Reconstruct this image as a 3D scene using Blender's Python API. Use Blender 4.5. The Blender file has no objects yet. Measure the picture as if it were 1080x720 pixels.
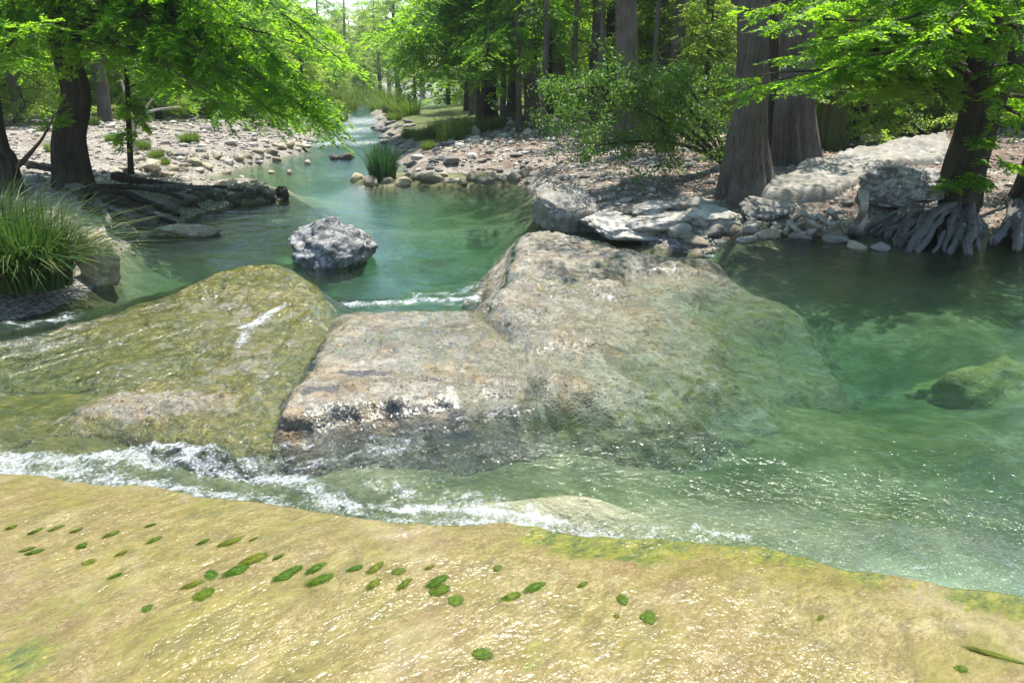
import bpy, math, random
import numpy as np
from mathutils import Vector, Matrix
R = math.radians
rng = np.random.default_rng(7)
random.seed(7)
SC = bpy.context.scene
COL = SC.collection

# ------------------------------------------------------------------ camera geometry used to survey the place
H, PITCH, F = 2.0, R(20.4), 780.0
CP, SP = math.cos(PITCH), math.sin(PITCH)
L1, L2 = -0.12, -0.42                        # upper pool level, lower pool level

def ray(u, v):
    a, b = (u-540)/F, -(v-360)/F
    return np.array([a, CP+b*SP, -SP+b*CP])
def gp(u, v, z=0.0):                         # the ground point seen at survey pixel u, v at height z
    d = ray(u, v); t = (z-H)/d[2]
    return np.array([d[0]*t, d[1]*t, z])
def at(u, v, y):                             # the point seen at survey pixel u, v at range y
    d = ray(u, v); t = y/d[1]
    return np.array([d[0]*t, y, H+d[2]*t])
def poly(pts, z): return np.array([gp(u, v, z)[:2] for u, v in pts])

# ------------------------------------------------------------------ numpy noise
_P = rng.permutation(1024); _V = rng.random(1024)*2-1
def _h(i, j, k): return _V[_P[(_P[(_P[i & 1023]+j) & 1023]+k) & 1023]]
def vnoise(p):
    p = np.asarray(p, float); f = np.floor(p); i = f.astype(np.int64); t = p-f
    t = t*t*t*(t*(t*6-15)+10); x, y, z = i[..., 0], i[..., 1], i[..., 2]; a, b, c = t[..., 0], t[..., 1], t[..., 2]
    def L(u, v, w): return u+(v-u)*w
    return L(L(L(_h(x, y, z), _h(x+1, y, z), a), L(_h(x, y+1, z), _h(x+1, y+1, z), a), b),
             L(L(_h(x, y, z+1), _h(x+1, y, z+1), a), L(_h(x, y+1, z+1), _h(x+1, y+1, z+1), a), b), c)
def fbm(p, o=4, g=0.5):
    s, a = 0, 1.0; p = np.asarray(p, float)
    for k in range(o): s = s+a*vnoise(p*(2.03**k)+17.3*k); a *= g
    return s
def n2(x, y, s, o=4, off=0.0): return fbm(np.stack([x*s, y*s, np.full_like(x, off)], -1), o)
def sstep(a, b, x):
    t = np.clip((x-a)/(b-a), 0, 1); return t*t*(3-2*t)
def dline(x, y, pl):                         # distance to an open polyline
    d = np.full(x.shape, 1e9)
    for (ax, ay), (bx, by) in zip(pl[:-1], pl[1:]):
        ex, ey = bx-ax, by-ay; t = np.clip(((x-ax)*ex+(y-ay)*ey)/(ex*ex+ey*ey+1e-12), 0, 1)
        d = np.minimum(d, np.hypot(x-ax-t*ex, y-ay-t*ey))
    return d
def sdf(x, y, pl):                           # signed distance to a closed polygon, positive inside
    c = np.vstack([pl, pl[:1]]); d = dline(x, y, c); ins = np.zeros(x.shape, bool)
    for (ax, ay), (bx, by) in zip(c[:-1], c[1:]):
        cr = (ay > y) != (by > y)
        ins ^= cr & (x < (bx-ax)*(y-ay)/(by-ay+1e-12)+ax)
    return np.where(ins, d, -d)
def idw(x, y, pts, p=3.6):
    n, w = 0, 0
    for px, py, pz in pts:
        k = 1/(((x-px)**2+(y-py)**2)+0.01)**(p/2); n = n+k*pz; w = w+k
    return n/w

# ------------------------------------------------------------------ mesh / object helpers
def mesh(name, V, Fq=None, Ft=None, smooth=True, attrs=None):
    me = bpy.data.meshes.new(name); V = np.asarray(V, np.float32)
    fs = [f for f in (Fq, Ft) if f is not None and len(f)]
    me.vertices.add(len(V)); me.vertices.foreach_set('co', V.ravel())
    tot = np.concatenate([np.full(len(f), f.shape[1], np.int32) for f in fs])
    me.loops.add(int(tot.sum())); me.loops.foreach_set('vertex_index', np.concatenate([f.ravel() for f in fs]).astype(np.int32))
    me.polygons.add(len(tot)); me.polygons.foreach_set('loop_start', (np.cumsum(tot)-tot).astype(np.int32))
    me.polygons.foreach_set('use_smooth', np.full(len(tot), smooth))
    for k, a in (attrs or {}).items():
        at_ = me.attributes.new(k, 'FLOAT', 'POINT'); at_.data.foreach_set('value', np.asarray(a, np.float32).ravel())
    me.update(calc_edges=True); me.validate()
    return me
def obj(name, me, mat, parent=None, loc=None):
    o = bpy.data.objects.new(name, me); COL.objects.link(o)
    if mat and not me.materials: me.materials.append(mat)
    if parent: o.parent = parent
    if loc is not None: o.location = loc
    return o
def tag(o, label=None, cat=None, group=None, kind=None):
    for k, v in (('label', label), ('category', cat), ('group', group), ('kind', kind)):
        if v: o[k] = v
    return o
def empty(name, loc, rz=0):
    o = bpy.data.objects.new(name, None); COL.objects.link(o); o.location = loc; o.rotation_euler = (0, 0, rz); o.empty_display_size = .2
    return o
def grid_faces(nr, nc, flip=False):
    i = np.arange(nr*nc).reshape(nr, nc); a, b, c, d = i[:-1, :-1], i[:-1, 1:], i[1:, 1:], i[1:, :-1]
    q = np.stack([a, b, c, d], -1).reshape(-1, 4)
    return q[:, ::-1] if flip else q
class Buf:                                   # collects pieces of ONE mesh
    def __init__(s): s.v, s.q, s.t, s.n, s.a = [], [], [], 0, []
    def add(s, V, q=None, t=None, a=None):
        s.v.append(V)
        if q is not None: s.q.append(q+s.n)
        if t is not None: s.t.append(t+s.n)
        s.a.append(np.zeros(len(V)) if a is None else a); s.n += len(V)
    def make(s, name, smooth=True, attr='tint'):
        return mesh(name, np.vstack(s.v), np.vstack(s.q) if s.q else None, np.vstack(s.t) if s.t else None, smooth, {attr: np.concatenate(s.a)})
def smooth_line(P, n):
    P = np.asarray(P, float); t = np.linspace(0, len(P)-1, n); i = np.clip(t.astype(int), 0, len(P)-2); f = (t-i)[:, None]
    g = lambda k: P[np.clip(k, 0, len(P)-1)]
    p0, p1, p2, p3 = g(i-1), g(i), g(i+1), g(i+2)
    return .5*((2*p1)+(p2-p0)*f+(2*p0-5*p1+4*p2-p3)*f*f+(3*p1-p0-3*p2+p3)*f**3)
def tube(P, rad, seg=10, rough=0.0, seed=0, cap=True):
    P = np.asarray(P, float); n = len(P); rad = np.broadcast_to(np.asarray(rad, float), (n,))
    T = np.gradient(P, axis=0); T /= np.linalg.norm(T, axis=1)[:, None]+1e-9
    ref = np.array([1., 0, 0]) if abs(T[:, 0]).mean() < .8 else np.array([0, 1., 0])
    A = np.cross(T, ref); A /= np.linalg.norm(A, axis=1)[:, None]+1e-9; B = np.cross(T, A)
    th = np.arange(seg)*2*math.pi/seg
    rr = rad[:, None]*np.ones(seg)
    if rough:
        q = np.stack([np.cos(th)[None]*2.2+0*rr, np.sin(th)[None]*2.2+0*rr, (np.arange(n)*.25)[:, None]+0*rr], -1)+seed*3.7
        rr = rr*(1+rough*fbm(q, 3))
    V = P[:, None]+rr[..., None]*(np.cos(th)[None, :, None]*A[:, None]+np.sin(th)[None, :, None]*B[:, None])
    i = np.arange(n*seg).reshape(n, seg); a = i[:-1]; b = np.roll(i, -1, 1)[:-1]; c = np.roll(i, -1, 1)[1:]; d = i[1:]
    q = np.stack([a, b, c, d], -1).reshape(-1, 4)
    V = V.reshape(-1, 3); V = np.vstack([V, P[-1:]+T[-1:]*rad[-1]*.4, P[:1]])
    e = i[-1]; t = np.stack([e, np.roll(e, -1), np.full(seg, n*seg)], -1); s_ = i[0]
    t2 = np.stack([np.roll(s_, -1), s_, np.full(seg, n*seg+1)], -1)
    return V, q, np.vstack([t, t2])

# ------------------------------------------------------------------ node helpers
class NT:
    def __init__(s, name):
        s.m = bpy.data.materials.new(name); s.m.use_nodes = True; s.t = s.m.node_tree; s.t.nodes.clear()
    def n(s, typ, ins=None, **props):
        nd = s.t.nodes.new(typ)
        for k, v in props.items(): setattr(nd, k, v)
        for k, v in (ins or {}).items():
            sk = nd.inputs[k]
            if isinstance(v, bpy.types.NodeSocket): s.t.links.new(v, sk)
            else: sk.default_value = v
        return nd
    def noise(s, vec, scale, detail=5, rough=.55, dist=0.0):
        return s.n('ShaderNodeTexNoise', {'Vector': vec, 'Scale': scale, 'Detail': detail, 'Roughness': rough, 'Distortion': dist}).outputs['Fac']
    def vor(s, vec, scale, feature='F1'):
        return s.n('ShaderNodeTexVoronoi', {'Vector': vec, 'Scale': scale}, feature=feature).outputs['Distance']
    def ramp(s, fac, stops, interp='LINEAR'):
        nd = s.n('ShaderNodeValToRGB', {'Fac': fac}); cr = nd.color_ramp; cr.interpolation = interp
        while len(cr.elements) < len(stops): cr.elements.new(.5)
        for e, (p, c) in zip(cr.elements, stops):
            e.position = p; e.color = (c, c, c, 1) if isinstance(c, (int, float)) else (*c, 1)
        return nd.outputs['Color']
    def mix(s, fac, a, b, blend='MIX'):
        nd = s.n('ShaderNodeMix', {0: fac}, data_type='RGBA', blend_type=blend)
        for i, v in ((6, a), (7, b)):
            if isinstance(v, bpy.types.NodeSocket): s.t.links.new(v, nd.inputs[i])
            else: nd.inputs[i].default_value = (*v, 1) if len(v) == 3 else v
        return nd.outputs[2]
    def math(s, op, a, b=0.0, clamp=False):
        return s.n('ShaderNodeMath', {0: a, 1: b}, operation=op, use_clamp=clamp).outputs[0]
    def mapr(s, v, a, b, c=0.0, d=1.0):
        return s.n('ShaderNodeMapRange', {'Value': v, 'From Min': a, 'From Max': b, 'To Min': c, 'To Max': d}, interpolation_type='SMOOTHSTEP').outputs[0]
    def coord(s, k='Object'): return s.n('ShaderNodeTexCoord').outputs[k]
    def pos(s): return s.n('ShaderNodeNewGeometry').outputs['Position']
    def mapping(s, vec, rot=(0, 0, 0), scale=(1, 1, 1), loc=(0, 0, 0)):
        return s.n('ShaderNodeMapping', {'Vector': vec, 'Rotation': tuple(-a for a in rot), 'Scale': tuple(1/a for a in scale), 'Location': loc}, vector_type='TEXTURE').outputs[0]
    def attr(s, name): return s.n('ShaderNodeAttribute', attribute_name=name).outputs['Fac']
    def rand(s): return s.n('ShaderNodeObjectInfo').outputs['Random']
    def bump(s, h, strength, dist=.02, normal=None):
        ins = {'Height': h, 'Strength': strength, 'Distance': dist}
        if normal is not None: ins['Normal'] = normal
        return s.n('ShaderNodeBump', ins).outputs[0]
    def out(s, surf, vol=None):
        ins = {'Surface': surf}
        if vol is not None: ins['Volume'] = vol
        s.n('ShaderNodeOutputMaterial', ins); return s.m
    def pbr(s, col, rough=.8, normal=None, spec=.4, **kw):
        ins = {'Roughness': rough, 'Specular IOR Level': spec}
        if isinstance(col, bpy.types.NodeSocket): ins['Base Color'] = col
        else: ins['Base Color'] = (*col, 1)
        if normal is not None: ins['Normal'] = normal
        ins.update(kw)
        return s.n('ShaderNodeBsdfPrincipled', ins).outputs[0]

# ------------------------------------------------------------------ materials
def m_stone(name, base, pale, dark, warm, sc=1.0, wet=0.0, pits=.6, moss=False, specks=.55):
    m = NT(name); c = m.coord(); rv = m.rand()
    c = m.n('ShaderNodeVectorMath', {0: c, 1: m.n('ShaderNodeCombineXYZ', {0: m.math('MULTIPLY', rv, 31.0), 1: m.math('MULTIPLY', rv, 17.0), 2: 0.0}).outputs[0]}, operation='ADD').outputs[0]
    a = m.noise(c, 2.2*sc, 7, .62); b = m.noise(c, 9*sc, 6, .65, .6); d = m.noise(c, 38*sc, 4, .6)
    col = m.mix(m.ramp(a, [(.36, 0), (.62, 1)]), base, pale)
    col = m.mix(m.ramp(m.noise(c, 3.1*sc, 4, .6, .8), [(.48, 0), (.68, .8)]), col, warm)
    col = m.mix(m.ramp(b, [(.44, specks), (.57, 0)]), col, dark)
    col = m.mix(m.ramp(d, [(.35, .55), (.52, 0)]), col, dark)
    col = m.mix(m.ramp(m.noise(c, 21*sc, 3), [(.58, 0), (.70, .55)]), col, pale)
    v = m.vor(c, 16*sc); h = m.math('ADD', m.math('MULTIPLY', b, 1.0), m.math('ADD', m.math('MULTIPLY', d, .45), m.math('MULTIPLY', m.ramp(v, [(0, 0), (.35, 1)]), pits*.5)))
    if not moss:
        tone = m.mapr(m.noise(m.n('ShaderNodeCombineXYZ', {0: m.math('MULTIPLY', rv, 91.0), 1: 3.0, 2: 7.0}).outputs[0], 1.0, 0), .25, .75, .5, 1.45)
        col = m.mix(1.0, col, m.n('ShaderNodeCombineXYZ', {0: tone, 1: tone, 2: tone}).outputs[0], 'MULTIPLY')
    if moss:
        wk = m.ramp(m.math('ADD', m.attr('warm'), m.math('MULTIPLY', m.math('SUBTRACT', m.noise(c, 6, 6, .7), .5), 1.3)), [(.40, 0), (.75, .9)])
        col = m.mix(wk, col, m.ramp(m.noise(c, 13, 6, .7), [(.3, (.10, .055, .02)), (.5, (.27, .165, .065)), (.7, (.40, .29, .15))]))
        dk = m.ramp(m.math('ADD', m.attr('dark'), m.math('MULTIPLY', m.math('SUBTRACT', m.noise(c, 8, 7, .75), .5), 1.8)), [(.45, 0), (.62, .92)])
        col = m.mix(dk, col, m.ramp(m.noise(c, 30, 4, .7), [(.35, (.022, .022, .022)), (.6, (.075, .075, .08)), (.75, (.20, .20, .20))]))
        pv = m.vor(m.mapping(c, scale=(1, 1, 1)), 34); pm = m.math('MULTIPLY', m.ramp(pv, [(.05, 1), (.30, 0)]), m.ramp(m.noise(c, 4, 4, .6), [(.42, 0), (.55, .85)])); col = m.mix(pm, col, (.03, .027, .02))
        h = m.math('SUBTRACT', h, m.math('MULTIPLY', pm, .8))
        mo = m.attr('moss'); k = m.ramp(m.math('ADD', mo, m.math('MULTIPLY', m.math('SUBTRACT', m.noise(c, 7, 6, .7), .5), 1.5)), [(.42, 0), (.62, 1)])
        mc = m.ramp(m.noise(c, 11, 5, .7), [(.3, (.030, .036, .006)), (.5, (.105, .098, .013)), (.7, (.23, .185, .034))])
        col = m.mix(k, col, mc)
        col = m.mix(m.math('MULTIPLY', m.attr('deep'), .52), col, m.ramp(m.noise(c, 5, 6, .7), [(.35, (.028, .032, .012)), (.55, (.075, .078, .036)), (.7, (.14, .13, .07))]))  # darker with depth: algae, and the dimming by water painted into the rock
        gl = m.attr('gloss'); rough = m.mapr(gl, 0, 1, .75, .16)
        col = m.mix(m.math('MULTIPLY', gl, .45), col, m.mix(1.0, col, (.62, .60, .50), 'MULTIPLY'))
        fl = m.mapping(m.pos(), scale=(7, 7, 7)); rip = m.noise(fl, 4.0, 4, .6, 1.0)
        h2 = m.math('ADD', h, m.math('MULTIPLY', rip, .6))
        return m.out(m.pbr(col, rough, m.bump(h2, .7, .032), .5))
    z = m.n('ShaderNodeSeparateXYZ', {0: m.pos()}).outputs[2]
    return m.out(m.pbr(col, .82-.4*wet, m.bump(h, .75, .03), .35))
STONE = m_stone('limestone', (.30, .28, .245), (.52, .49, .44), (.10, .09, .08), (.36, .29, .19), specks=.45)
STONE_FLAT = m_stone('flat_slab_stone', (.24, .225, .195), (.42, .395, .35), (.14, .13, .115), (.40, .34, .25), specks=.4)
STONE_WARM = m_stone('warm_limestone', (.34, .29, .20), (.47, .43, .34), (.10, .085, .06), (.38, .27, .12), specks=.35)
STONE_GREY = m_stone('grey_limestone', (.22, .22, .21), (.42, .42, .40), (.045, .045, .045), (.28, .25, .2), specks=.8)
STONE_DARK = m_stone('dark_wet_stone', (.065, .06, .045), (.17, .15, .11), (.02, .02, .018), (.10, .085, .05), wet=.6)
STONE_MOSS = m_stone('mossy_stone', (.15, .14, .03), (.26, .23, .07), (.06, .065, .02), (.20, .19, .03), wet=.4, specks=.3)
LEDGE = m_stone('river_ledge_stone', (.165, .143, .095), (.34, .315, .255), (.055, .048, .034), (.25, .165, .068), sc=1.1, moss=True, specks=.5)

def m_bark(name, c1, c2, c3, green=0.0):
    m = NT(name); c = m.coord()
    st = m.mapping(c, scale=(20, 20, 1.3)); a = m.noise(st, 1.6, 8, .70, .7); b = m.noise(c, 1.3, 4)
    f = m.noise(m.mapping(c, scale=(30, 30, 3)), 1.5, 4, .6)
    col = m.mix(m.ramp(a, [(.34, 0), (.66, 1)]), c1, c2); col = m.mix(m.ramp(f, [(.36, .6), (.5, 0)]), col, c1); col = m.mix(m.ramp(b, [(.45, 0), (.7, .75)]), col, c3)
    if green: col = m.mix(m.ramp(m.noise(c, 5, 5, .7), [(.5-.1*green, 0), (.66, green)]), col, (.05, .085, .012))
    h = m.math('ADD', a, m.math('MULTIPLY', f, .5))
    return m.out(m.pbr(col, .9, m.bump(h, .9, .05), .2))
BARK = m_bark('cypress_bark', (.060, .049, .040), (.17, .145, .12), (.22, .195, .17))
BARK_DARK = m_bark('dark_bark', (.018, .014, .010), (.075, .058, .044), (.10, .082, .066), .25)
BARK_MOSS = m_bark('mossy_bark', (.035, .035, .015), (.11, .105, .05), (.09, .10, .03), .9)
ROOTWOOD = m_bark('grey_root_wood', (.045, .042, .038), (.27, .26, .24), (.20, .19, .175))
DRIFT = m_bark('driftwood_grey', (.25, .22, .18), (.62, .58, .52), (.50, .46, .40))
TWIG = m_bark('twig_bark', (.035, .026, .018), (.10, .08, .055), (.13, .10, .07))

def m_leaf(name, dark, mid, light, trans, tw=.5):
    m = NT(name); t = m.attr('tint'); rv = m.rand()
    f = m.math('ADD', t, m.math('MULTIPLY', m.math('SUBTRACT', rv, .5), .25), True)
    col = m.ramp(f, [(0, dark), (.5, mid), (1, light)])
    tc = m.mix(1.0, m.ramp(f, [(0, .7), (1, 1.25)]), trans, 'MULTIPLY')
    d = m.pbr(col, .5, None, .35); tr = m.n('ShaderNodeBsdfTranslucent', {'Color': tc}).outputs[0]
    return m.out(m.n('ShaderNodeMixShader', {0: tw, 1: d, 2: tr}).outputs[0])
LEAF = m_leaf('cypress_leaf', (.030, .085, .008), (.055, .15, .012), (.115, .215, .018), (.32, .60, .02), .58)
LEAF_BG = m_leaf('woodland_leaf', (.035, .080, .010), (.065, .14, .016), (.14, .22, .028), (.38, .60, .04), .58)
LEAF_PALE = m_leaf('sun_toned_leaf', (.07, .12, .02), (.11, .19, .03), (.16, .25, .05), (.42, .60, .07), .55)  # paler leaf colour with the brightness of sunlit foliage put into it
LEAF_SHRUB = m_leaf('shrub_leaf', (.035, .075, .012), (.06, .13, .02), (.13, .20, .05), (.17, .34, .03), .4)
SEDGE = m_leaf('sedge_blade', (.018, .05, .010), (.04, .10, .02), (.20, .20, .07), (.09, .20, .025), .3)
REED = m_leaf('reed_blade', (.018, .06, .022), (.035, .10, .03), (.06, .15, .04), (.06, .18, .04), .3)
GRASS = m_leaf('grass_blade', (.045, .08, .012), (.085, .14, .02), (.17, .20, .05), (.18, .30, .03), .35)

def m_ground():
    m = NT('bank_and_bed'); c = m.pos(); bk = m.attr('bank'); lit = m.attr('litter')
    p = m.noise(c, 3.0, 6, .65, .3); g = m.noise(c, 26, 5, .7); v = m.vor(c, 13)
    pale = m.ramp(g, [(.32, (.055, .05, .042)), (.47, (.20, .18, .15)), (.62, (.46, .42, .37))])
    leafy = m.ramp(m.noise(c, 34, 4, .7, .8), [(.32, (.035, .025, .02)), (.47, (.13, .09, .068)), (.60, (.27, .20, .16)), (.74, (.46, .39, .33))])
    k = m.ramp(m.math('ADD', m.math('MULTIPLY', m.math('SUBTRACT', p, .5), 1.6), lit), [(.35, 0), (.65, 1)])
    land = m.mix(k, pale, leafy)
    land = m.mix(m.ramp(m.noise(c, .8, 6, .7, .6), [(.42, .5), (.54, 0)]), land, m.mix(1.0, land, (.42, .40, .38), 'MULTIPLY'))  # dirt-grey blotches that paint dappled shade into the land colour
    land = m.mix(m.attr('green'), land, m.ramp(m.noise(c, 9, 5, .7), [(.3, (.035, .06, .012)), (.7, (.12, .15, .035))]))
    bed = m.ramp(m.noise(c, 1.7, 6, .65, .6), [(.30, (.03, .042, .014)), (.45, (.085, .092, .034)), (.58, (.19, .175, .09)), (.72, (.30, .27, .17))])
    bed = m.mix(m.ramp(m.noise(c, 14, 4, .6), [(.4, .5), (.6, 0)]), bed, (.05, .06, .03))
    bed = m.mix(m.attr('sand'), bed, m.ramp(m.noise(c, 6, 5), [(.3, (.36, .31, .20)), (.7, (.52, .47, .34))]))
    bed = m.mix(m.attr('algae'), bed, m.ramp(m.noise(c, 5, 6, .7, .5), [(.3, (.03, .045, .006)), (.5, (.09, .095, .014)), (.7, (.20, .165, .04))]))
    col = m.mix(m.mapr(m.math('ADD', bk, m.math('MULTIPLY', m.math('SUBTRACT', g, .5), .25)), -.06, .06), bed, land)
    h = m.math('ADD', m.math('MULTIPLY', p, .8), m.math('ADD', g, m.math('MULTIPLY', v, .6)))
    return m.out(m.pbr(col, .9, m.bump(h, .8, .03), .2))
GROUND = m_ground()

def m_slab():
    m = NT('wet_spillway'); c = m.pos()
    fl = m.mapping(c, rot=(0, 0, R(-50)), scale=(.50, 1, 1)); fl2 = m.mapping(c, rot=(0, 0, R(-38)), scale=(.55, 1, 1))
    a = m.noise(fl, 5.5, 7, .66, .5); b = m.noise(fl2, 46, 4, .68, 1.2); d = m.noise(fl2, 105, 3, .65, .8); big = m.noise(c, 1.2, 5, .6, .4); mid = m.noise(fl, 13, 6, .7, .6)
    col = m.ramp(a, [(.30, (.110, .062, .013)), (.44, (.165, .108, .029)), (.56, (.215, .152, .054)), (.70, (.26, .20, .092))])
    col = m.mix(m.ramp(big, [(.40, 0), (.58, .9)]), col, m.ramp(mid, [(.36, (.090, .078, .006)), (.6, (.215, .170, .030))]))
    col = m.mix(m.ramp(mid, [(.53, 0), (.68, .55)]), col, (.33, .27, .155))
    col = m.mix(m.ramp(b, [(.37, .62), (.48, 0)]), col, (.105, .075, .022))
    col = m.mix(m.ramp(b, [(.55, 0), (.70, .38)]), col, (.40, .35, .22))
    col = m.mix(m.ramp(d, [(.38, .6), (.48, 0)]), col, (.075, .055, .016))
    col = m.mix(m.ramp(d, [(.58, 0), (.68, .42)]), col, (.46, .41, .28))
    st = m.noise(m.mapping(c, rot=(0, 0, R(-35)), scale=(.35, 1, 1)), 3.2, 7, .72, .8)
    col = m.mix(m.ramp(st, [(.46, 0), (.62, .85)]), col, m.ramp(mid, [(.36, (.085, .075, .006)), (.6, (.19, .155, .022))]))
    col = m.mix(m.ramp(m.noise(c, 1.9, 5, .6, .5), [(.54, 0), (.72, .5)]), col, (.36, .30, .19))
    al = m.attr('algae'); k = m.ramp(m.math('ADD', al, m.math('ADD', m.math('MULTIPLY', m.math('SUBTRACT', mid, .5), 1.5), m.math('MULTIPLY', m.math('SUBTRACT', b, .5), .5))), [(.36, 0), (.60, .95)])
    col = m.mix(k, col, m.ramp(m.math('ADD', m.math('MULTIPLY', m.noise(fl, 17, 5, .7), .6), m.math('MULTIPLY', b, .4)), [(.38, (.022, .045, .003)), (.49, (.10, .115, .006)), (.62, (.22, .195, .018))]))
    fo = m.attr('foam_sheen'); kf = m.ramp(m.math('ADD', fo, m.math('MULTIPLY', m.math('SUBTRACT', m.noise(fl2, 36, 6, .75, .8), .5), 2.4)), [(.55, 0), (.8, .8)])  # froth, plus sun glints painted as pale spots in the slab colour
    col = m.mix(kf, col, (.62, .65, .68))
    rp = m.math('ADD', m.noise(fl2, 20, 2, .5, .9), m.math('MULTIPLY', m.noise(c, 44, 1, .5, .6), .5))
    base = m.bump(m.math('ADD', m.math('MULTIPLY', mid, .8), b), .6, .015)
    cn = m.bump(rp, m.ramp(m.noise(c, 1.6, 5, .65, .6), [(.40, .22), (.66, 1.0)]), .023)
    return m.out(m.pbr(col, .6, base, .3, **{'Coat Weight': 1.0, 'Coat Roughness': .30, 'Coat IOR': 1.33, 'Coat Normal': cn}))
SLAB = m_slab()

def m_water():
    m = NT('river_water'); c = m.pos(); ch = m.attr('chop')
    big = m.noise(m.mapping(c, scale=(1, 1.5, 1)), 2.6, 3, .55, .5); mid = m.noise(m.mapping(c, rot=(0, 0, R(25)), scale=(1, 1.9, 1)), 8.5, 3, .55, .9)
    fine = m.noise(m.mapping(c, rot=(0, 0, R(-15)), scale=(1, 1.6, 1)), 27, 3, .55, .8)
    gt = m.attr('glint'); spark = m.math('MULTIPLY', gt, m.math('ADD', m.noise(m.mapping(c, rot=(0, 0, R(-12)), scale=(1, 1.7, 1)), 8.5, 2, .5, 1.1), m.math('MULTIPLY', m.noise(c, 26, 1, .5), .16)))
    h = m.math('ADD', m.math('MULTIPLY', spark, .52), m.math('ADD', 0.0, 0.0)); h = m.math('ADD', h, m.math('MULTIPLY', big, m.mapr(ch, 0, 1, .22, .42))); h = m.math('ADD', h, m.math('ADD', m.math('MULTIPLY', mid, m.mapr(ch, 0, 1, .03, .42)), m.math('MULTIPLY', fine, m.mapr(ch, 0, 1, .02, .26))))
    nr = m.bump(h, .75, .085)
    fr = m.n('ShaderNodeFresnel', {'IOR': 1.33, 'Normal': nr}).outputs[0]
    tr = m.n('ShaderNodeBsdfTransparent', {'Color': (.97, .99, .98, 1)}).outputs[0]
    gl = m.n('ShaderNodeBsdfGlossy', {'Color': (1, 1, 1, 1), 'Roughness': m.mapr(gt, 0, .8, .075, .31), 'Normal': nr}).outputs[0]
    s = m.n('ShaderNodeMixShader', {0: fr, 1: tr, 2: gl}).outputs[0]
    fo = m.attr('foam_sheen'); nz = m.noise(m.mapping(c, rot=(0, 0, R(-30)), scale=(.6, 1, 1)), 19, 8, .78, 1.0)
    v = m.noise(c, 5.0, 4, .6, .6)
    x = m.math('ADD', fo, m.math('MULTIPLY', m.math('SUBTRACT', m.math('ADD', m.math('MULTIPLY', nz, .65), m.math('MULTIPLY', v, .35)), .5), 2.6)); x = m.math('ADD', x, m.math('MULTIPLY', m.math('SUBTRACT', .45, m.vor(c, 55)), .35))
    k = m.math('MULTIPLY', m.ramp(x, [(.42, 0), (.62, .35), (1.0, .95)]), m.mapr(fo, .02, .2))
    fb = m.pbr((.70, .74, .76), .5, m.bump(m.math('ADD', nz, m.noise(c, 60, 3)), .9, .03), .4)
    s = m.n('ShaderNodeMixShader', {0: k, 1: s, 2: fb}).outputs[0]
    ab = m.n('ShaderNodeVolumeAbsorption', {'Color': (.14, .64, .53, 1), 'Density': .64}).outputs[0]
    sc = m.n('ShaderNodeVolumeScatter', {'Color': (.55, .92, .66, 1), 'Density': .045}).outputs[0]
    return m.out(s, m.n('ShaderNodeAddShader', {0: ab, 1: sc}).outputs[0])
WATER = m_water()
def m_algae():
    m = NT('algae_tuft'); c = m.pos(); a = m.noise(c, 60, 4, .7); rv = m.rand()
    col = m.ramp(a, [(.3, (.016, .045, .002)), (.5, (.032, .078, .003)), (.72, (.075, .12, .006))])
    col = m.mix(m.math('MULTIPLY', m.math('MULTIPLY', rv, rv), .8), col, m.ramp(a, [(.3, (.05, .06, .004)), (.7, (.15, .15, .012))]))
    return m.out(m.pbr(col, .5, m.bump(a, .4, .006), .12))
ALGAE = m_algae()
def m_litter():
    m = NT('fallen_leaves'); t = m.attr('tint')
    return m.out(m.pbr(m.ramp(t, [(0, (.09, .055, .035)), (.4, (.25, .16, .11)), (.75, (.40, .29, .22)), (1, (.5, .42, .33))]), .8, None, .3))
LITTER = m_litter()
def m_gravel():
    m = NT('gravel_stones'); t = m.attr('tint'); c = m.coord()
    col = m.ramp(t, [(0, (.10, .095, .085)), (.35, (.25, .235, .21)), (.7, (.40, .375, .33)), (1, (.55, .53, .48))])
    col = m.mix(m.ramp(m.noise(c, 40, 4, .7), [(.4, .5), (.55, 0)]), col, (.12, .105, .085))
    return m.out(m.pbr(col, .85, m.bump(m.noise(c, 60, 3), .5, .01), .3))
GRAVEL = m_gravel()

# ------------------------------------------------------------------ the lie of the land
EDGE = np.array([gp(u, v, 0)[:2] for u, v in [(-1500, 440), (-500, 470), (-120, 480), (0, 487), (150, 505), (300, 529), (450, 547), (600, 553), (700, 558), (850, 577), (950, 600), (1080, 620), (1300, 665)]])
def edge_y(x): return np.interp(x, EDGE[:, 0], EDGE[:, 1])
WEIR = [(-900, 352), (-200, 352), (0, 344), (60, 334), (110, 322), (180, 305), (250, 284), (300, 281), (345, 312), (374, 329), (440, 328), (500, 331), (522, 330), (545, 310), (558, 282), (566, 262), (590, 262), (645, 268), (700, 275), (735, 270), (760, 262)]
POOL2 = poly(WEIR+[(800, 230), (1100, 150), (1100, 80), (-900, 80)], L1)
LEFT = np.vstack([poly([(-900, 345), (-120, 345), (-20, 342), (60, 330), (95, 300), (125, 268), (165, 244), (215, 222), (300, 209), (303, 203), (275, 198), (240, 200), (205, 194), (225, 183), (275, 171), (318, 155), (328, 142)], L2),
                  poly([(352, 127), (366, 121), (362, 117.5), (200, 116), (-900, 116)], L2-.35)])
RIGHT = np.vstack([poly([(1700, 300), (1080, 275), (1000, 268), (920, 262), (850, 255), (800, 258), (760, 266), (735, 266), (640, 250), (600, 243), (572, 232), (574, 215), (558, 197), (520, 184), (440, 183), (425, 176), (418, 160), (408, 145)], L2),
                   poly([(402, 133), (396, 123), (392, 118.5), (1700, 117)], L2-.35)])
ISLE = poly([(378, 196), (372, 188), (400, 181), (470, 183), (560, 184), (556, 194), (480, 197), (430, 195)], L2)
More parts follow.
